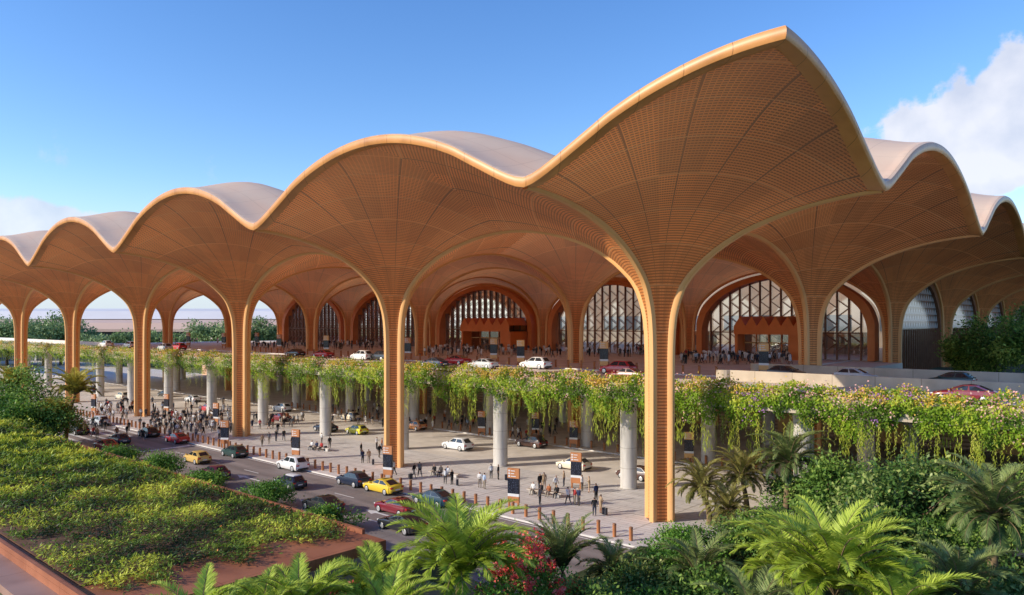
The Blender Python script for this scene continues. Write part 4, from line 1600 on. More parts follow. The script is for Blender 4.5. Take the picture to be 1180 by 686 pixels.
def kiosk_proto(amber):
    t = thing('information_kiosk', 'x', 'kiosk')
    wood = M['kiosk_amber'] if amber else M['kiosk_wood']
    for s in (-1, 1):
        MB().box(s * .46 - .07, -.10, 0, s * .46 + .07, .10, 1.0).build('post', M['bollard'], t)
    obj('base_panel', bevel(MB().box(-.56, -.13, .55, .56, .13, 1.12).mesh('base_panel', wood), .02), t)
    obj('white_strip', MB().box(-.56, -.125, 1.123, .56, .125, 1.38).mesh('white_strip', M['white_panel']), t)
    obj('screen', MB().box(-.56, -.13, 1.383, .56, .13, 2.78).mesh('screen', M['screen']), t)
    h_ = obj('head_panel', bevel(MB().box(-.58, -.14, 2.783, .58, .14, 3.7).mesh('head_panel', wood), .02), t)
    pc = MB()
    for sd in (-1, 1):
        y0, y1 = sorted((sd * .146, sd * .141))
        for i in range(3):
            z_ = 2.9 + i * .25
            pc.box(-.48, y0, z_, -.32, y1, z_ + .16)
            pc.box(-.24, y0, z_ + .04, -.24 + (.5, .34, .42)[i], y1, z_ + .11)
    pc.build('pictogram', M['white_panel'], h_)
    return t


KP[False], KP[True] = kiosk_proto(False), kiosk_proto(True)
kused = {False: False, True: False}


def kiosk(loc, rz, amber, label, group='information kiosks'):
    o = KP[amber] if not kused[amber] else copy_tree(KP[amber])
    kused[amber] = True
    o.location = loc
    o.rotation_euler = (0, 0, rz)
    tag(o, label, 'kiosk', group)


kz = [(592, 586, 0, 'tall timber and black information kiosk on the front kerb nearest the camera'),
      (447, 553, 0, 'timber information kiosk on the front kerb left of the second front column'),
      (341, 529, 0, 'timber information kiosk on the front kerb behind the white and navy cars'),
      (259, 516, 0, 'timber information kiosk on the front kerb beside the third front column'),
      (664, 563, 0, 'timber information kiosk on the plaza among standing people, near the corner column'),
      (249, 490, 0, 'timber information kiosk on the plaza behind the third front column crowd'),
      (192, 477, 0, 'dark timber kiosk on the plaza between the two left columns'),
      (108, 477, 0, 'slim timber kiosk at the far left end of the bollards')]
for (px, py, am, lb) in kz:
    kiosk(at(px, py, .12), R(18) if px != 259 else R(35), False, lb)
for (px, py, lb) in [(555, 502, 'timber kiosk in the shade under the deck, behind the white car'),
                     (617, 504, 'narrow timber kiosk in the shade under the deck, behind the dark car'),
                     (661, 516, 'timber kiosk under the deck beside a round pillar in the middle row'),
                     (794, 533, 'amber topped kiosk under the deck right of the corner column')]:
    kiosk(at(px, py, .22), R(25), px in (794,), lb, 'information kiosks under the deck')
for (px, Y, am, lb) in [(600, 24.6, True, 'amber and black kiosk on the upper level in front of the white and yellow car'),
                        (569, 29.0, True, 'amber and black kiosk on the upper level before the central portal'),
                        (696, 24.7, True, 'amber and black kiosk on the upper level left of the red car'),
                        (470, 24.7, False, 'timber kiosk on the upper level beside the second front column'),
                        (880, 29.5, True, 'amber and white kiosk on the upper level before the right hand portal'),
                        (322, 30, False, 'timber kiosk on the upper level in the crowd left of centre'),
                        (217, 30, False, 'timber kiosk on the upper level under the far left arch'),
                        (258, 31, False, 'timber kiosk on the upper level near the third front column'),
                        (296, 40, False, 'timber kiosk on the upper level farther back near the hall'),
                        (376, 27, True, 'amber topped kiosk on the upper level right of the third front column')]:
    kiosk(atY(px, Y, DZ + .13), R(22), am, lb, 'information kiosks on the upper level')

# benches
bt = thing('plaza_bench', 'x', 'bench')
obj('seat', bevel(MB().box(-2.0, -.28, .36, 2.0, .28, .46).mesh('seat', M['bench']), .03), bt)
for s in (-1, 1):
    MB().box(s * 1.5 - .25, -.22, 0, s * 1.5 + .25, .22, .357).build('leg', M['concrete_pale'], bt)
BENCH = []
for i, (px, py, rz, lb) in enumerate([(512, 549, R(12), 'pale bench on the plaza with seated people, left of the near pillar foot'),
                                      (628, 571, R(8), 'pale bench with seated people right of the nearest kiosk'),
                                      (368, 519, R(10), 'pale bench with seated people behind the white car')]):
    o = bt if i == 0 else copy_tree(bt)
    o.location = at(px, py, .12); o.rotation_euler = (0, 0, rz)
    tag(o, lb, 'bench', 'plaza benches')
    BENCH.append((o.location.copy(), rz))

# ------------------------------------------------------------------ cars
def car_parts(kind):
    """returns list of (name, mesh, children, loc); front looks toward +x"""
    if kind == 'sedan':
        L, W, Hh, belt, hood, tail = 4.7, 1.84, 1.44, .97, .90, 1.02
        gb = (-2.02, 1.28); gr = (-.80, .05)
    elif kind == 'hatch':
        L, W, Hh, belt, hood, tail = 4.2, 1.80, 1.50, .98, .93, 1.04
        gb = (-1.98, 1.20); gr = (-1.20, .10)
    elif kind == 'suv':
        L, W, Hh, belt, hood, tail = 4.6, 1.88, 1.68, 1.04, 1.02, 1.08
        gb = (-2.20, 1.22); gr = (-1.50, .15)
    else:
        L, W, Hh, belt, hood, tail = 3.9, 1.72, 1.44, .93, .90, .98
        gb = (-1.88, 1.08); gr = (-1.42, .25)
    h = L / 2
    # lower body: stations along x -> (x, half width factor, bottom z, shoulder z, top z)
    st = [(-h, .78, .42, .62, .70), (-h + .10, .90, .30, .68, tail - .10), (-h + .38, .97, .24, .70, tail), (gb[0], 1.0, .22, .70, belt + .02), (-.6, 1.0, .20, .70, belt), (.4, 1.0, .20, .70, belt - .01),
          (gb[1], 1.0, .21, .69, hood), (h - .75, .985, .22, .66, hood - .05), (h - .25, .93, .26, .60, hood - .14), (h - .06, .84, .32, .54, .66), (h, .74, .40, .50, .56)]
    vs, fs = [], []
    w = W / 2
    for (x, k, zb, zs, zt) in st:
        ww = w * k
        sec = [(0, zb), (ww * .90, zb), (ww * .985, zb + .10), (ww, zs - .08), (ww * .985, zs + .06), (ww * .93, zt - .04), (ww * .84, zt), (0, zt + .035)]
        vs += [(x, y, z) for (y, z) in sec] + [(x, -y, z) for (y, z) in reversed(sec[1:-1])]
    S = 14
    for i in range(len(st) - 1):
        for k in range(S):
            k2 = (k + 1) % S
            fs.append((i * S + k, (i + 1) * S + k, (i + 1) * S + k2, i * S + k2))
    fs.append(tuple(range(S))); fs.append(tuple(reversed(range((len(st) - 1) * S, len(st) * S))))
    m = MB().add(vs, fs)
    # cabin
    wb, wr = w * .88, w * .70
    rings = []
    for (x0, x1, ww, z) in ((gb[0], gb[1], wb, belt - .03), (lerp(gb[0], gr[0], .86), lerp(gb[1], gr[1], .86), lerp(wb, wr, .88), lerp(belt, Hh, .86)), (gr[0] + .06, gr[1] - .12, wr * .92, Hh - .03), (gr[0] + .3, gr[1] - .4, wr * .6, Hh)):
        xm = (x0 + x1) / 2
        r_ = []
        for (fx, fy) in ((x0, -.78), (x0, .78), (x0 + .16, 1), (xm, 1.02), (x1 - .26, 1), (x1, .70), (x1, -.70), (x1 - .26, -1), (xm, -1.02), (x0 + .16, -1)):
            r_.append((fx, fy * ww, z))
        rings.append(r_)
    vs, fs = [], []
    n_ = 10
    for r_ in rings:
        vs += r_
    for i in range(3):
        for k in range(n_):
            k2 = (k + 1) % n_
            fs.append((i * n_ + k2, i * n_ + k, (i + 1) * n_ + k, (i + 1) * n_ + k2))
    fs.append(tuple(reversed(range(3 * n_, 4 * n_))))
    m.add(vs, fs)
    body = m.mesh('body', M['car_paint'], True)
    bm = bmesh.new(); bm.from_mesh(body); bmesh.ops.recalc_face_normals(bm, faces=bm.faces); bm.to_mesh(body); bm.free()
    r0, r1 = rings[0], rings[1]

    def pane(ids, name, lo=.16, hi=.94, sh=.06, off=.012):
        a, b = Vector(r0[ids[0]]), Vector(r0[ids[1]])
        c, d = Vector(r1[ids[1]]), Vector(r1[ids[0]])
        def P(u, v):
            return a.lerp(b, u).lerp(d.lerp(c, u), v)
        q = [P(sh, lo), P(1 - sh, lo), P(1 - sh, hi), P(sh, hi)]
        nn = (q[1] - q[0]).cross(q[3] - q[0]).normalized()
        cc = sum(q, Vector()) / 4
        if nn.dot(cc - Vector((-.3, 0, cc.z))) < 0:
            nn = -nn; q.reverse()
        return name, MB().add([p + nn * off for p in q], [(0, 1, 2, 3)]).mesh(name, M['car_glass'])
    parts = [('body', body, [], (0, 0, 0))]
    for ids, nm in (((1, 0), 'rear_window'), ((5, 6), 'windshield'), ((2, 3), 'side_window'), ((3, 4), 'side_window'), ((9, 8), 'side_window'), ((8, 7), 'side_window')):
        n2, me = pane(ids, nm)
        parts.append((n2, me, [], (0, 0, 0)))
    wr_ = .33 if kind != 'suv' else .37
    tyre = MB().lathe([(wr_ * .62, -.11), (wr_ * .95, -.11), (wr_, -.07), (wr_, .07), (wr_ * .95, .11), (wr_ * .62, .11)], 20)
    rim = MB().lathe([(.02, -.118), (wr_ * .60, -.122), (wr_ * .68, -.112), (wr_ * .68, .112), (wr_ * .60, .122), (.02, .118)], 20)
    rotm = Matrix.Rotation(PI / 2, 4, 'X')
    tm, rm = tyre.mesh('tyre', M['rubber'], True), rim.mesh('rim', M['rim_metal'], True)
    tm.transform(rotm); rm.transform(rotm)
    for sx in (h * .63, -h * .60):
        for sy in (-1, 1):
            parts.append(('wheel', tm, [('rim', rm)], (sx, sy * (w - .085), wr_)))
    for sy in (-1, 1):
        lm = MB().box(h - .30, min(sy * w * .52, sy * w * .86), .60, h - .055, max(sy * w * .52, sy * w * .86), .72).mesh('headlight', M['lamp_clear'])
        parts.append(('headlight', bevel(lm, .03), [], (0, 0, 0)))
        lm = MB().box(-h - .005, min(sy * w * .56, sy * w * .90), .70, -h + .22, max(sy * w * .56, sy * w * .90), .86).mesh('tail_light', M['lamp_red'])
        parts.append(('tail_light', bevel(lm, .03), [], (0, 0, 0)))
        parts.append(('mirror', bevel(MB().box(gb[1] - .42, min(sy * w * .92, sy * (w + .13)), belt, gb[1] - .24, max(sy * w * .92, sy * (w + .13)), belt + .13).mesh('mirror', M['car_paint']), .03), [], (0, 0, 0)))
    parts.append(('front_bumper', bevel(MB().box(h - .20, -w * .66, .26, h + .015, w * .66, .44).mesh('front_bumper', M['dark_trim']), .04), [], (0, 0, 0)))
    parts.append(('rear_bumper', bevel(MB().box(-h - .03, -w * .72, .28, -h + .2, w * .72, .46).mesh('rear_bumper', M['dark_trim']), .04), [], (0, 0, 0)))
    parts.append(('licence_plate', MB().box(-h - .045, -.26, .52, -h + .05, .26, .63).mesh('licence_plate', M['white_panel']), [], (0, 0, 0)))
    return parts


CARP = {k: car_parts(k) for k in ('sedan', 'hatch', 'suv', 'mini')}
CN = {'sedan': 'sedan_car', 'hatch': 'hatchback_car', 'suv': 'suv_car', 'mini': 'compact_car'}
RGB = {'yellow': (.80, .55, .04), 'gold': (.70, .46, .13), 'navy': (.018, .028, .055), 'wine': (.20, .016, .028), 'black': (.02, .022, .026), 'white': (.78, .77, .75), 'green': (.018, .055, .05),
       'plum': (.10, .02, .045), 'red': (.50, .025, .035), 'teal': (.02, .06, .09), 'silver': (.52, .54, .56), 'brown': (.09, .04, .03), 'lemon': (.74, .66, .06), 'cream': (.76, .66, .50), 'orange': (.60, .26, .10)}


def car(kind, colname, loc, label, group, rz=PI):
    t = thing(CN[kind], label, 'car', loc, rz, group)
    for (nm, me, chs, lc) in CARP[kind]:
        o = obj(nm, me, t); o.location = lc
        for (cn, cm) in chs:
            obj(cn, cm, o)
    recolor(t, RGB[colname])
    return t


g1 = 'cars on the front road'
for kd, cl, px, py, lb, rz in [
        ('sedan', 'yellow', 441, 567, 'bright yellow sedan at the front kerb behind the navy car', 0),
        ('hatch', 'navy', 407, 559, 'dark navy hatchback at the front kerb ahead of the yellow sedan', 0),
        ('sedan', 'wine', 457, 591, 'wine red sedan in the middle lane beside the yellow sedan', 0),
        ('sedan', 'black', 463, 611, 'black sedan nearest the camera, half behind the bright palm', 0),
        ('sedan', 'teal', 500, 581, 'dark blue car at the front kerb partly hidden by the bright palm', 0),
        ('suv', 'white', 337, 541, 'white compact SUV at the front kerb beside the navy car with a white roof', 0),
        ('mini', 'navy', 334, 562, 'small navy car with a white roof in the middle lane', 0),
        ('sedan', 'black', 372, 588, 'black car partly hidden behind a median shrub', 0),
        ('hatch', 'green', 270, 526, 'dark green hatchback at the front kerb', 0),
        ('hatch', 'gold', 227, 533, 'pale yellow hatchback in the middle lane', 0),
        ('hatch', 'plum', 247, 551, 'plum coloured car mostly hidden behind a median shrub', 0),
        ('sedan', 'red', 204, 510, 'red car at the front kerb near the stop line', 0),
        ('hatch', 'black', 171, 503, 'black car at the far end of the front kerb by the crossing', 0),
        ('hatch', 'teal', 137, 511, 'dark teal car waiting at the crossing', 0),
        ('sedan', 'red', 122, 518, 'red car close to the planted roof edge by the crossing', 0),
        ('suv', 'silver', 115, 490, 'silver car beyond the crossing at the kerb', 0),
        ('suv', 'black', 90, 500, 'dark car beyond the crossing at far left', 0)]:
    o = car(kd, cl, at(px, py, 0.002), lb, g1, PI + rz)
    if 'white roof' in lb and kd == 'mini':
        rf = MB()
        rr = [(-1.42, -.45), (-1.42, .45), (-1.2, .56), (-.6, .58), (.0, .54), (.16, .38), (.16, -.38), (.0, -.54), (-.6, -.58), (-1.2, -.56)]
        rf.add([(a, b, 1.40) for a, b in rr] + [(a * .95, b * .8, 1.475) for a, b in rr], [tuple((i, (i + 1) % 10, 10 + (i + 1) % 10, 10 + i)) for i in range(10)] + [tuple(range(10, 20))])
        rf.build('roof_panel', M['white_panel'], o, True)
g2 = 'cars under the deck'
for kd, cl, px, py, lb in [
        ('mini', 'lemon', 411, 500, 'lemon yellow hatchback on the arrivals road under the deck'),
        ('suv', 'white', 527, 518, 'white SUV on the arrivals road left of the near round pillar'),
        ('suv', 'brown', 612, 515, 'dark brown SUV on the arrivals road right of the near round pillar'),
        ('hatch', 'cream', 661, 541, 'cream car on the arrivals road behind the plaza kiosk'),
        ('hatch', 'brown', 732, 552, 'dark brown car behind the round pillar beside the corner column'),
        ('hatch', 'orange', 478, 495, 'orange tinted car half behind the second front column'),
        ('hatch', 'cream', 404, 484, 'cream car on the far lane of the arrivals road'),
        ('suv', 'white', 325, 474, 'white SUV in the shade between two round pillars'),
        ('sedan', 'wine', 323, 485, 'dark red car in the shade below the white SUV'),
        ('hatch', 'red', 240, 474, 'small red car under the deck near the third front column'),
        ('sedan', 'white', 222, 463, 'white car under the deck far back on the left'),
        ('suv', 'cream', 141, 460, 'cream van like SUV under the deck behind the left crowd'),
        ('sedan', 'navy', 375, 497, 'navy car behind a round pillar on the left of the arrivals road'),
        ('suv', 'navy', 108, 452, 'dark blue car under the deck at far left'),
        ('sedan', 'black', 190, 457, 'black car under the deck between the two left columns')]:
    car(kd, cl, at(px, py, .103), lb, g2, PI)
g3 = 'cars on the upper level'
for kd, cl, px, Y, lb, rz in [
        ('suv', 'red', 712, 20.5, 'dark red SUV on the upper road left of the corner column', PI),
        ('suv', 'white', 617, 21.6, 'white and yellow taxi like SUV on the upper road behind the amber kiosk', PI),
        ('sedan', 'red', 526, 21.6, 'red car on the upper road before the central portal', PI),
        ('sedan', 'silver', 557, 17.0, 'pale silver car on the upper road just behind the flowers, centre', PI),
        ('sedan', 'navy', 500, 14.5, 'dark blue car on the upper road just behind the flowers, left of the pale one', PI),
        ('sedan', 'wine', 722, 12.0, 'wine red car on the upper road mostly hidden by the flowers', PI),
        ('suv', 'white', 417, 20.5, 'white car on the upper road just left of the second front column', PI),
        ('suv', 'black', 438, 21.5, 'black car on the upper road beside the second front column', PI),
        ('sedan', 'black', 340, 20.5, 'black car on the upper road right of the third front column', PI),
        ('sedan', 'red', 372, 21.0, 'red car on the upper road right of the black one', PI),
        ('suv', 'red', 206, 21.0, 'red car on the upper road under the left arch', PI),
        ('suv', 'silver', 190, 17.0, 'silver car on the upper road under the left arch', PI),
        ('suv', 'white', 150, 19.0, 'white car on the upper road in the far left arch', PI),
        ('suv', 'white', 122, 18.0, 'leftmost white car on the upper road', PI),
        ('hatch', 'black', 907, 26.6, 'dark car whose roof shows above the wall, nearest the corner column', 0),
        ('hatch', 'silver', 986, 26.6, 'grey car whose roof shows above the wall, second from the corner column', 0),
        ('hatch', 'green', 1096, 26.6, 'dark green car whose roof shows above the wall at right', PI),
        ('sedan', 'wine', 1112, 11.3, 'long wine red sedan close behind the flowers at right', PI)]:
    car(kd, cl, atY(px, Y, DZ + .003), lb, g3, rz)

# ------------------------------------------------------------------ people
def person_mesh(pose, skirt=False):
    """one continuous skinned body, about 1.72 m, facing +x; materials: skin, cloth, trousers, hair, shoe"""
    J, E, RAD = [], [], []

    def j(p, r_, parent=None):
        J.append(p); RAD.append(r_)
        if parent is not None:
            E.append((parent, len(J) - 1))
        return len(J) - 1
    sit = pose == 'sit'
    hz = .50 if sit else .93
    lean = .06 if pose.startswith('walk') else 0
    pel = j((0, 0, hz), .135)
    wa = j((.01 + lean * .3, 0, hz + .18), .125, pel)
    ch = j((.02 + lean * .7, 0, hz + .40), .155, wa)
    nk = j((.02 + lean, 0, hz + .56), .065, ch)
    hd = j((.045 + lean, 0, hz + .68), .095, nk)
    j((.05 + lean, 0, hz + .765), .075, hd)
    sw = {'stand': (0, 0), 'walka': (.26, -.24), 'walkb': (-.2, .3), 'hold': (0, 0), 'sit': (0, 0), 'talk': (0, 0)}[pose]
    for s, k in ((-1, 0), (1, 1)):
        hp = j((0, s * .10, hz - .05), .105, pel)
        if sit:
            kn = j((.43, s * .12, hz - .03), .075, hp)
            an = j((.46, s * .13, .09), .045, kn)
            j((.60, s * .14, .04), .04, an)
        else:
            a = sw[k]
            kn = j((a * .55 + (.06 if a < 0 else .03), s * .11, .50), .072, hp)
            an = j((a * 1.05 - (.10 if a < 0 else 0), s * .115, .10 + (.05 if a < 0 else 0)), .045, kn)
            j((a * 1.05 + .15 - (.10 if a < 0 else 0), s * .13, .045 + (.01 if a < 0 else 0)), .04, an)
        sh = j((.02 + lean * .8, s * .19, hz + .48), .065, ch)
        if pose == 'hold' and s == 1:
            el = j((.10, s * .26, hz + .22), .048, sh); wr = j((.32, s * .17, hz + .30), .034, el); j((.40, s * .13, hz + .33), .034, wr)
        elif pose == 'talk':
            el = j((.04, s * .27, hz + .20), .048, sh); wr = j((.24, s * .10, hz + .20), .034, el); j((.30, s * .05, hz + .21), .034, wr)
        elif sit:
            el = j((.06, s * .25, hz + .20), .048, sh); wr = j((.29, s * .15, hz + .11), .034, el); j((.37, s * .12, hz + .10), .034, wr)
        else:
            b = -sw[k] * .6
            el = j((.02 + b * .35, s * .245, hz + .21), .048, sh); wr = j((.06 + b * .95, s * .25, hz - .02), .034, el); j((.08 + b * 1.1, s * .25, hz - .11), .033, wr)
    me = bpy.data.meshes.new('body_skeleton')
    me.from_pydata(J, E, [])
    o = bpy.data.objects.new('body_skeleton', me)
    COL.objects.link(o)
    md = o.modifiers.new('Skin', 'SKIN')
    for i, v in enumerate(me.skin_vertices[0].data):
        v.radius = (RAD[i], RAD[i] * (1.0 if i not in (1, 2) else 1.25))
        v.use_root = (i == 0)
    o.modifiers.new('Sub', 'SUBSURF').levels = 1
    dg = bpy.context.evaluated_depsgraph_get()
    out = bpy.data.meshes.new_from_object(o.evaluated_get(dg))
    bpy.data.objects.remove(o)
    bpy.data.meshes.remove(me)
    out.name = 'person'
    out.materials.clear()
    for nm in ('skin', 'cloth', 'trousers', 'hair', 'shoe'):
        out.materials.append(M[nm])
    hx = J[hd][0]
    for p in out.polygons:
        c = p.center
        z = c.z - hz
        mi = 1
        if z > .60:
            mi = 3 if (z > .78 or (c.x < hx - .02 and z > .64)) else 0
        elif z > .535 and abs(c.y) < .09:
            mi = 0
        elif sit:
            if c.x > .20 and z < .06:
                mi = 2
            if c.x > .12 and z < .04:
                mi = 2
            if c.z < .08:
                mi = 4
        else:
            if z < .04 and abs(c.y) < .205:
                mi = 2
            if c.z < .09:
                mi = 4
        # forearms and hands bare
        if abs(c.y) > .215 and z < .10 and not sit:
            mi = 0
        if c.x > .27 and z > .08:
            mi = 0
        if skirt and not sit and mi == 2 and c.z < .50:
            mi = 0
        if skirt and mi == 2 and not sit:
            mi = 1
        p.material_index = mi
        p.use_smooth = True
    return out


PM = {}
for ps in ('stand', 'walka', 'walkb', 'hold', 'sit', 'talk'):
    PM[(ps, 0)] = person_mesh(ps)
    if ps != 'sit':
        PM[(ps, 1)] = person_mesh(ps, True)
SHIRT = {'black': (.018, .018, .02), 'white': (.72, .71, .69), 'grey': (.16, .16, .165), 'navy': (.03, .04, .085), 'tan': (.38, .27, .17), 'red': (.42, .05, .045), 'blue': (.36, .45, .58), 'rust': (.34, .12, .05)}
SW_ = ['black'] * 7 + ['white'] * 5 + ['grey'] * 3 + ['navy'] * 3 + ['tan'] * 2 + ['red', 'blue', 'rust']
PW = {'stand': 'standing', 'walka': 'walking', 'walkb': 'striding', 'hold': 'gesturing', 'talk': 'waiting', 'sit': 'sitting'}
used = {}


def person(loc, rz, pose, colr, where, skirt=0, hs=1.0, group=None):
    o = obj('person', PM[(pose, skirt)])
    o.location = loc
    o.rotation_euler = (0, 0, rz)
    o.scale = (hs, hs, hs)
    o.color = (*SHIRT[colr], 1)
    what = 'dress' if skirt else 'top'
    lb = 'person in %s %s %s %s' % (colr, what, PW[pose], where)
    tag(o, lb, 'person', group or 'people ' + where)
    return o


def crowd(n_, x0, y0, x1, y1, where, z=.12, walk=.5, poly=None, group=None, mind=.55):
    placed = []
    tries = 0
    while len(placed) < n_ and tries < n_ * 40:
        tries += 1
        p = at(rng.uniform(x0, x1), rng.uniform(y0, y1), z)
        if any((p[0] - q[0])**2 + (p[1] - q[1])**2 < mind**2 for q in placed):
            continue
        placed.append(p)
        r_ = rng.random()
        pose = rng.choice(['walka', 'walkb']) if r_ < walk else rng.choice(['stand', 'talk', 'hold', 'stand'])
        sk = 1 if rng.random() < .22 else 0
        person(p, rng.choice([rng.uniform(0, 2 * PI), PI + rng.uniform(-.5, .5), rng.uniform(-.5, .5)]), pose, rng.choice(SW_), where, sk, rng.uniform(.93, 1.05), group)


# nearer people, each placed after the photograph
near = [(477, 551, 'walka', 'black', 'left of the bench by the second front column'), (484, 550, 'walkb', 'grey', 'left of the bench by the second front column'),
        (513, 558, 'stand', 'white', 'behind the front bollards with a companion in black'), (521, 559, 'talk', 'black', 'behind the front bollards with a companion in white'),
        (566, 552, 'stand', 'white', 'just left of the near round pillar'), (574, 553, 'stand', 'black', 'just left of the near round pillar'),
        (553, 562, 'talk', 'white', 'in front of the bench left of the kiosk'), (558, 564, 'stand', 'blue', 'in front of the bench left of the kiosk'),
        (622, 565, 'stand', 'black', 'behind the seated row right of the nearest kiosk'), (627, 564, 'hold', 'tan', 'behind the seated row right of the nearest kiosk'),
        (622, 582, 'hold', 'grey', 'right of the nearest kiosk, facing the plaza'),
        (640, 567, 'walka', 'white', 'crossing the plaza in front of the cream car'), (650, 561, 'stand', 'tan', 'beside the cream car'),
        (655, 582, 'walkb', 'white', 'left of the small group by the plaza kiosk'), (662, 582, 'talk', 'red', 'in the small group before the plaza kiosk'), (667, 583, 'stand', 'navy', 'in the small group before the plaza kiosk'),
        (679, 568, 'hold', 'tan', 'right of the plaza kiosk'), (671, 567, 'stand', 'white', 'close behind the plaza kiosk'), (687, 578, 'stand', 'navy', 'in the trio between the kiosk and the corner column'),
        (685, 595, 'stand', 'black', 'in the trio between the kiosk and the corner column'), (692, 592, 'talk', 'tan', 'in the trio between the kiosk and the corner column'),
        (416, 525, 'stand', 'black', 'in the group left of the second front column'), (418, 534, 'talk', 'navy', 'in the group left of the second front column'), (425, 534, 'stand', 'tan', 'in the group left of the second front column'),
        (434, 518, 'hold', 'white', 'just left of the second front column shaft'), (440, 519, 'stand', 'rust', 'just left of the second front column shaft'), (437, 528, 'walka', 'black', 'just left of the second front column shaft'),
        (454, 548, 'walkb', 'white', 'at the foot of the second front column'), (452, 546, 'stand', 'black', 'at the foot of the second front column'),
        (320, 500, 'walka', 'black', 'between the third and second front columns'), (327, 508, 'walkb', 'black', 'between the third and second front columns'), (318, 509, 'stand', 'black', 'between the third and second front columns'),
        (310, 512, 'walka', 'grey', 'between the third and second front columns'), (302, 515, 'walka', 'tan', 'between the third and second front columns'),
        (371, 512, 'talk', 'white', 'beside the bench behind the white car'), (380, 517, 'stand', 'black', 'beside the bench behind the white car'), (336, 516, 'hold', 'black', 'left of the kiosk behind the white car')]
for (px, py, ps, cl, wh) in near:
    person(at(px, py, .12), rng.uniform(0, 2 * PI) if ps not in ('walka', 'walkb') else rng.choice([PI, 0]) + rng.uniform(-.4, .4), ps, cl, wh, 1 if cl in ('tan', 'blue') and ps in ('talk', 'hold') else 0, rng.uniform(.96, 1.04), 'people in small groups on the plaza')
sitc = [['black', 'tan', 'white'], ['white', 'black', 'rust', 'black'], ['white', 'navy', 'red']]
bw = ['on the bench left of the near pillar foot', 'on the bench right of the nearest kiosk', 'on the bench behind the white car']
for bi, (bl, rz) in enumerate(BENCH):
    for k, cl in enumerate(sitc[bi]):
        o_ = -1.3 + k * .9
        p = (bl.x + math.cos(rz) * o_ + math.sin(rz) * .05, bl.y + math.sin(rz) * o_ - math.cos(rz) * .05, .08)
        person(p, rz - PI / 2, 'sit', cl, bw[bi], 0, 1.0, 'people seated on the plaza benches')
crowd(34, 112, 468, 166, 486, 'in the dense crowd left of the fourth front column')
crowd(46, 172, 482, 266, 500, 'in the dense crowd between the two left columns')
crowd(16, 196, 496, 262, 507, 'at the front of the left crowd near the bollards')
crowd(18, 95, 493, 180, 510, 'crossing the road on the zebra crossing', z=.004, walk=.8)
crowd(10, 290, 483, 350, 497, 'near the round pillars left of centre')
crowd(6, 165, 462, 300, 475, 'under the deck on the left', z=.22)
crowd(20, 478, 482, 560, 496, 'in the shade under the deck left of the near pillar', z=.24)
crowd(8, 380, 474, 450, 484, 'in the shade left of the second front column', z=.24)
crowd(10, 580, 492, 700, 508, 'in the shade under the deck right of the near pillar', z=.24)
crowd(36, 478, 404, 760, 412.5, 'on the upper forecourt before the central arches', z=DZ + .13, mind=.8)
crowd(24, 785, 414, 912, 421, 'on the upper forecourt before the right hand portal', z=DZ + .13, mind=.7)
crowd(20, 285, 398, 445, 404, 'on the upper forecourt left of the second front column', z=DZ + .13, mind=.8)
crowd(5, 170, 394.5, 260, 397, 'on the upper forecourt under the left arches', z=DZ + .13, mind=.8)

def distant_crowd(boxes):
    m = MB()
    src = {}
    for k, me in PM.items():
        if k[0] == 'sit':
            continue
        src[k] = ([tuple(v.co) for v in me.vertices], [tuple(p.vertices) for p in me.polygons], [p.material_index for p in me.polygons])
    keys = list(src)
    for (n_, x0, y0, x1, y1, z) in boxes:
        for _ in range(n_):
            p = at(rng.uniform(x0, x1), rng.uniform(y0, y1), z)
            vs, fs, mi = src[rng.choice(keys)]
            a = rng.uniform(0, 2 * PI); c, s_ = math.cos(a), math.sin(a)
            sh = rng.choice([5, 5, 6, 7, 8, 5, 6]); tr = rng.choice([5, 8, 2, 7])
            k0 = len(m.v)
            m.v += [(p[0] + x * c - y * s_, p[1] + x * s_ + y * c, p[2] + zz) for (x, y, zz) in vs]
            m.f += [tuple(i + k0 for i in f) for f in fs]
            m.mi += [sh if q == 1 else (tr if q == 2 else q) for q in mi]
    o = m.build('distant_crowd', [M[k] for k in ('skin', 'cloth', 'trousers', 'hair', 'shoe', 'case_dark', 'white_panel', 'bench', 'dark_trim')], None, True)
    tag(o, 'far crowd of tiny travellers on the upper forecourt and in the shade below it', 'crowd', kind='stuff')


distant_crowd([(150, 478, 403.5, 760, 412, DZ + .13), (80, 785, 413.5, 912, 420.5, DZ + .13), (100, 285, 397.5, 445, 404, DZ + .13), (12, 170, 394.5, 280, 397, DZ + .13),
               (36, 380, 470, 560, 494, .24), (16, 580, 490, 700, 506, .24), (50, 100, 466, 270, 482, .12), (90, 175, 482, 275, 499, .12), (20, 280, 480, 350, 496, .12)])

# a few suitcases beside the travellers
sc_m = bevel(MB().box(-.13, -.22, .07, .13, .22, .68).mesh('suitcase', M['case_dark']), .04)
hd_m = MB().box(-.02, -.14, .68, .0, -.12, 1.0).box(-.02, .12, .68, .0, .14, 1.0).box(-.02, -.14, .98, .0, .14, 1.0).mesh('handle', M['rim_metal'])
for i, (px, py, lb) in enumerate([(473, 553, 'dark suitcase beside the walkers left of the second front column'), (527, 560, 'dark suitcase beside the pair behind the front bollards'), (697, 594, 'dark suitcase beside the trio near the corner column'),
                                  (584, 554, 'dark suitcase left by the near round pillar'), (375, 520, 'dark suitcase beside the bench behind the white car'), (430, 536, 'dark suitcase beside the group left of the second front column')]):
    o = obj('suitcase', sc_m); o.location = at(px, py, .12); o.rotation_euler = (0, 0, i * .8)
    tag(o, lb, 'suitcase', 'suitcases on the plaza')
    obj('handle', hd_m, o)

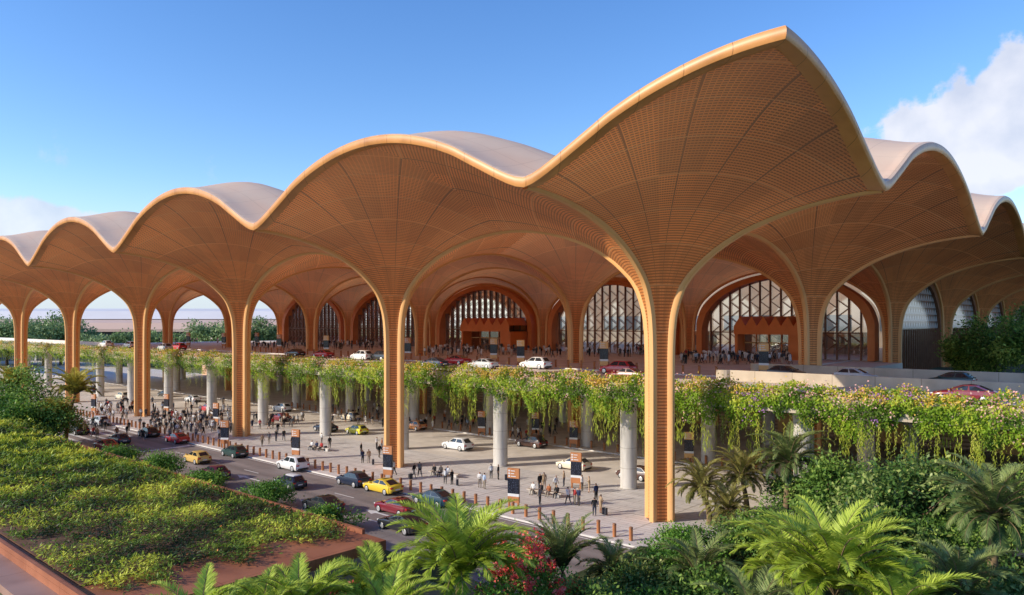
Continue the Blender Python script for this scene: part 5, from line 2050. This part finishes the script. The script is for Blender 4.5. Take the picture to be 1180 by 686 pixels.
# ------------------------------------------------------------------ sky, sun, camera
SUN_EL, AZ = R(23), math.atan2(-.52, -.854)
w = bpy.data.worlds.new('World')
sc.world = w
w.use_nodes = True
n, l = w.node_tree.nodes, w.node_tree.links
sky = n.new('ShaderNodeTexSky')
sky.sky_type = 'NISHITA'
sky.sun_disc = False
sky.sun_elevation = SUN_EL
sky.sun_rotation = AZ
sky.air_density = 1.0
sky.dust_density = 0.15
sky.ozone_density = 2.0
hs = n.new('ShaderNodeHueSaturation')
hs.inputs['Saturation'].default_value = 1.28
hs.inputs['Value'].default_value = 1.6
hs.inputs['Hue'].default_value = .512
l.new(sky.outputs[0], hs.inputs['Color'])
tc = n.new('ShaderNodeTexCoord')


def dirv(px, py):
    d = RT * ((px - 590) / FPX) + FW + Vector((0, 0, -(py - 372) / FPX))
    return d.normalized()


def cloud(px, py, rx, inner, stretch, thr, seed):
    """cloud bank around one direction of the sky; returns 0..1"""
    d = dirv(px, py)
    sub = n.new('ShaderNodeVectorMath'); sub.operation = 'SUBTRACT'
    l.new(tc.outputs['Generated'], sub.inputs[0]); sub.inputs[1].default_value = d
    mul = n.new('ShaderNodeVectorMath'); mul.operation = 'MULTIPLY'
    l.new(sub.outputs[0], mul.inputs[0]); mul.inputs[1].default_value = (1, 1, stretch)
    ln = n.new('ShaderNodeVectorMath'); ln.operation = 'LENGTH'
    l.new(mul.outputs[0], ln.inputs[0])
    ns = n.new('ShaderNodeTexNoise'); ns.inputs['Scale'].default_value = 9; ns.inputs['Detail'].default_value = 9; ns.inputs['Roughness'].default_value = .58
    ad = n.new('ShaderNodeVectorMath'); ad.operation = 'ADD'; l.new(tc.outputs['Generated'], ad.inputs[0]); ad.inputs[1].default_value = (seed, seed * .7, 0)
    l.new(ad.outputs[0], ns.inputs['Vector'])
    fall = mathn(n, l, 'SUBTRACT', 1.0, mathn(n, l, 'DIVIDE', ln.outputs['Value'], rx))
    v = mathn(n, l, 'ADD', mathn(n, l, 'MULTIPLY', fall, inner), mathn(n, l, 'MULTIPLY', mathn(n, l, 'SUBTRACT', ns.outputs['Fac'], .5), 2.6))
    mr = n.new('ShaderNodeMapRange'); mr.interpolation_type = 'SMOOTHSTEP'
    mr.inputs['From Min'].default_value = thr; mr.inputs['From Max'].default_value = thr + .22
    l.new(v, mr.inputs['Value'])
    return mr.outputs[0]


c1 = cloud(1115, 150, .19, 1.35, 2.2, .3, 0.0)
c2 = cloud(1200, 115, .08, 1.1, .8, .32, 3.1)
c3 = cloud(20, 272, .15, 1.7, 3.2, .3, 1.7)
c4 = mathn(n, l, 'MULTIPLY', cloud(150, 190, .30, .6, 2.5, .55, 5.5), .25)
c5 = mathn(n, l, 'MULTIPLY', cloud(620, 180, .22, .6, 2.2, .55, 8.5), .2)
f = mathn(n, l, 'MAXIMUM', mathn(n, l, 'MAXIMUM', c1, c2), mathn(n, l, 'MAXIMUM', mathn(n, l, 'MULTIPLY', c3, .8), mathn(n, l, 'MAXIMUM', c4, c5)))
mx = n.new('ShaderNodeMix'); mx.data_type = 'RGBA'
l.new(mathn(n, l, 'MULTIPLY', f, .9), mx.inputs['Factor'])
spz = n.new('ShaderNodeSeparateXYZ'); l.new(tc.outputs['Generated'], spz.inputs[0])
hz_ = n.new('ShaderNodeMapRange'); hz_.interpolation_type = 'SMOOTHSTEP'
hz_.inputs['From Min'].default_value = -.02; hz_.inputs['From Max'].default_value = .19; hz_.inputs['To Min'].default_value = .96; hz_.inputs['To Max'].default_value = 0
l.new(spz.outputs[2], hz_.inputs['Value'])
hmx = n.new('ShaderNodeMix'); hmx.data_type = 'RGBA'
l.new(hz_.outputs[0], hmx.inputs['Factor']); l.new(hs.outputs[0], hmx.inputs['A']); hmx.inputs['B'].default_value = (4.2, 4.9, 6.0, 1)
l.new(hmx.outputs['Result'], mx.inputs['A'])
cn = n.new('ShaderNodeTexNoise'); cn.inputs['Scale'].default_value = 16; cn.inputs['Detail'].default_value = 8
l.new(tc.outputs['Generated'], cn.inputs['Vector'])
cr_ = ramp(n, [(.35, (4.5, 4.8, 5.7)), (.62, (6.2, 6.2, 6.6))])
l.new(cn.outputs['Fac'], cr_.inputs[0]); l.new(cr_.outputs[0], mx.inputs['B'])
bg = n['Background']
l.new(mx.outputs['Result'], bg.inputs[0])
bg.inputs[1].default_value = 0.15

sd = bpy.data.lights.new('sun', 'SUN')
sd.energy = 5.0
sd.angle = R(.6)
sd.color = (1.0, .89, .72)
so = bpy.data.objects.new('sun', sd)
COL.objects.link(so)
S = Vector((math.sin(AZ) * math.cos(SUN_EL), math.cos(AZ) * math.cos(SUN_EL), math.sin(SUN_EL)))
so.rotation_euler = S.to_track_quat('Z', 'Y').to_euler()

cd = bpy.data.cameras.new('camera')
cd.sensor_width = 36
cd.lens = 36 * FPX / 1180
cd.shift_y = 29 / 1180
cd.clip_start = .5
cd.clip_end = 9000
co = bpy.data.objects.new('camera', cd)
COL.objects.link(co)
co.location = CAM
co.rotation_euler = (PI / 2, 0, math.atan2(.6639, .7478))
sc.camera = co
sc.view_settings.view_transform = 'Standard'
sc.view_settings.look = 'None'
sc.view_settings.exposure = 0
sc.view_settings.gamma = 1
sc.cycles.max_bounces = 12
sc.cycles.diffuse_bounces = 8
sc.cycles.transparent_max_bounces = 12
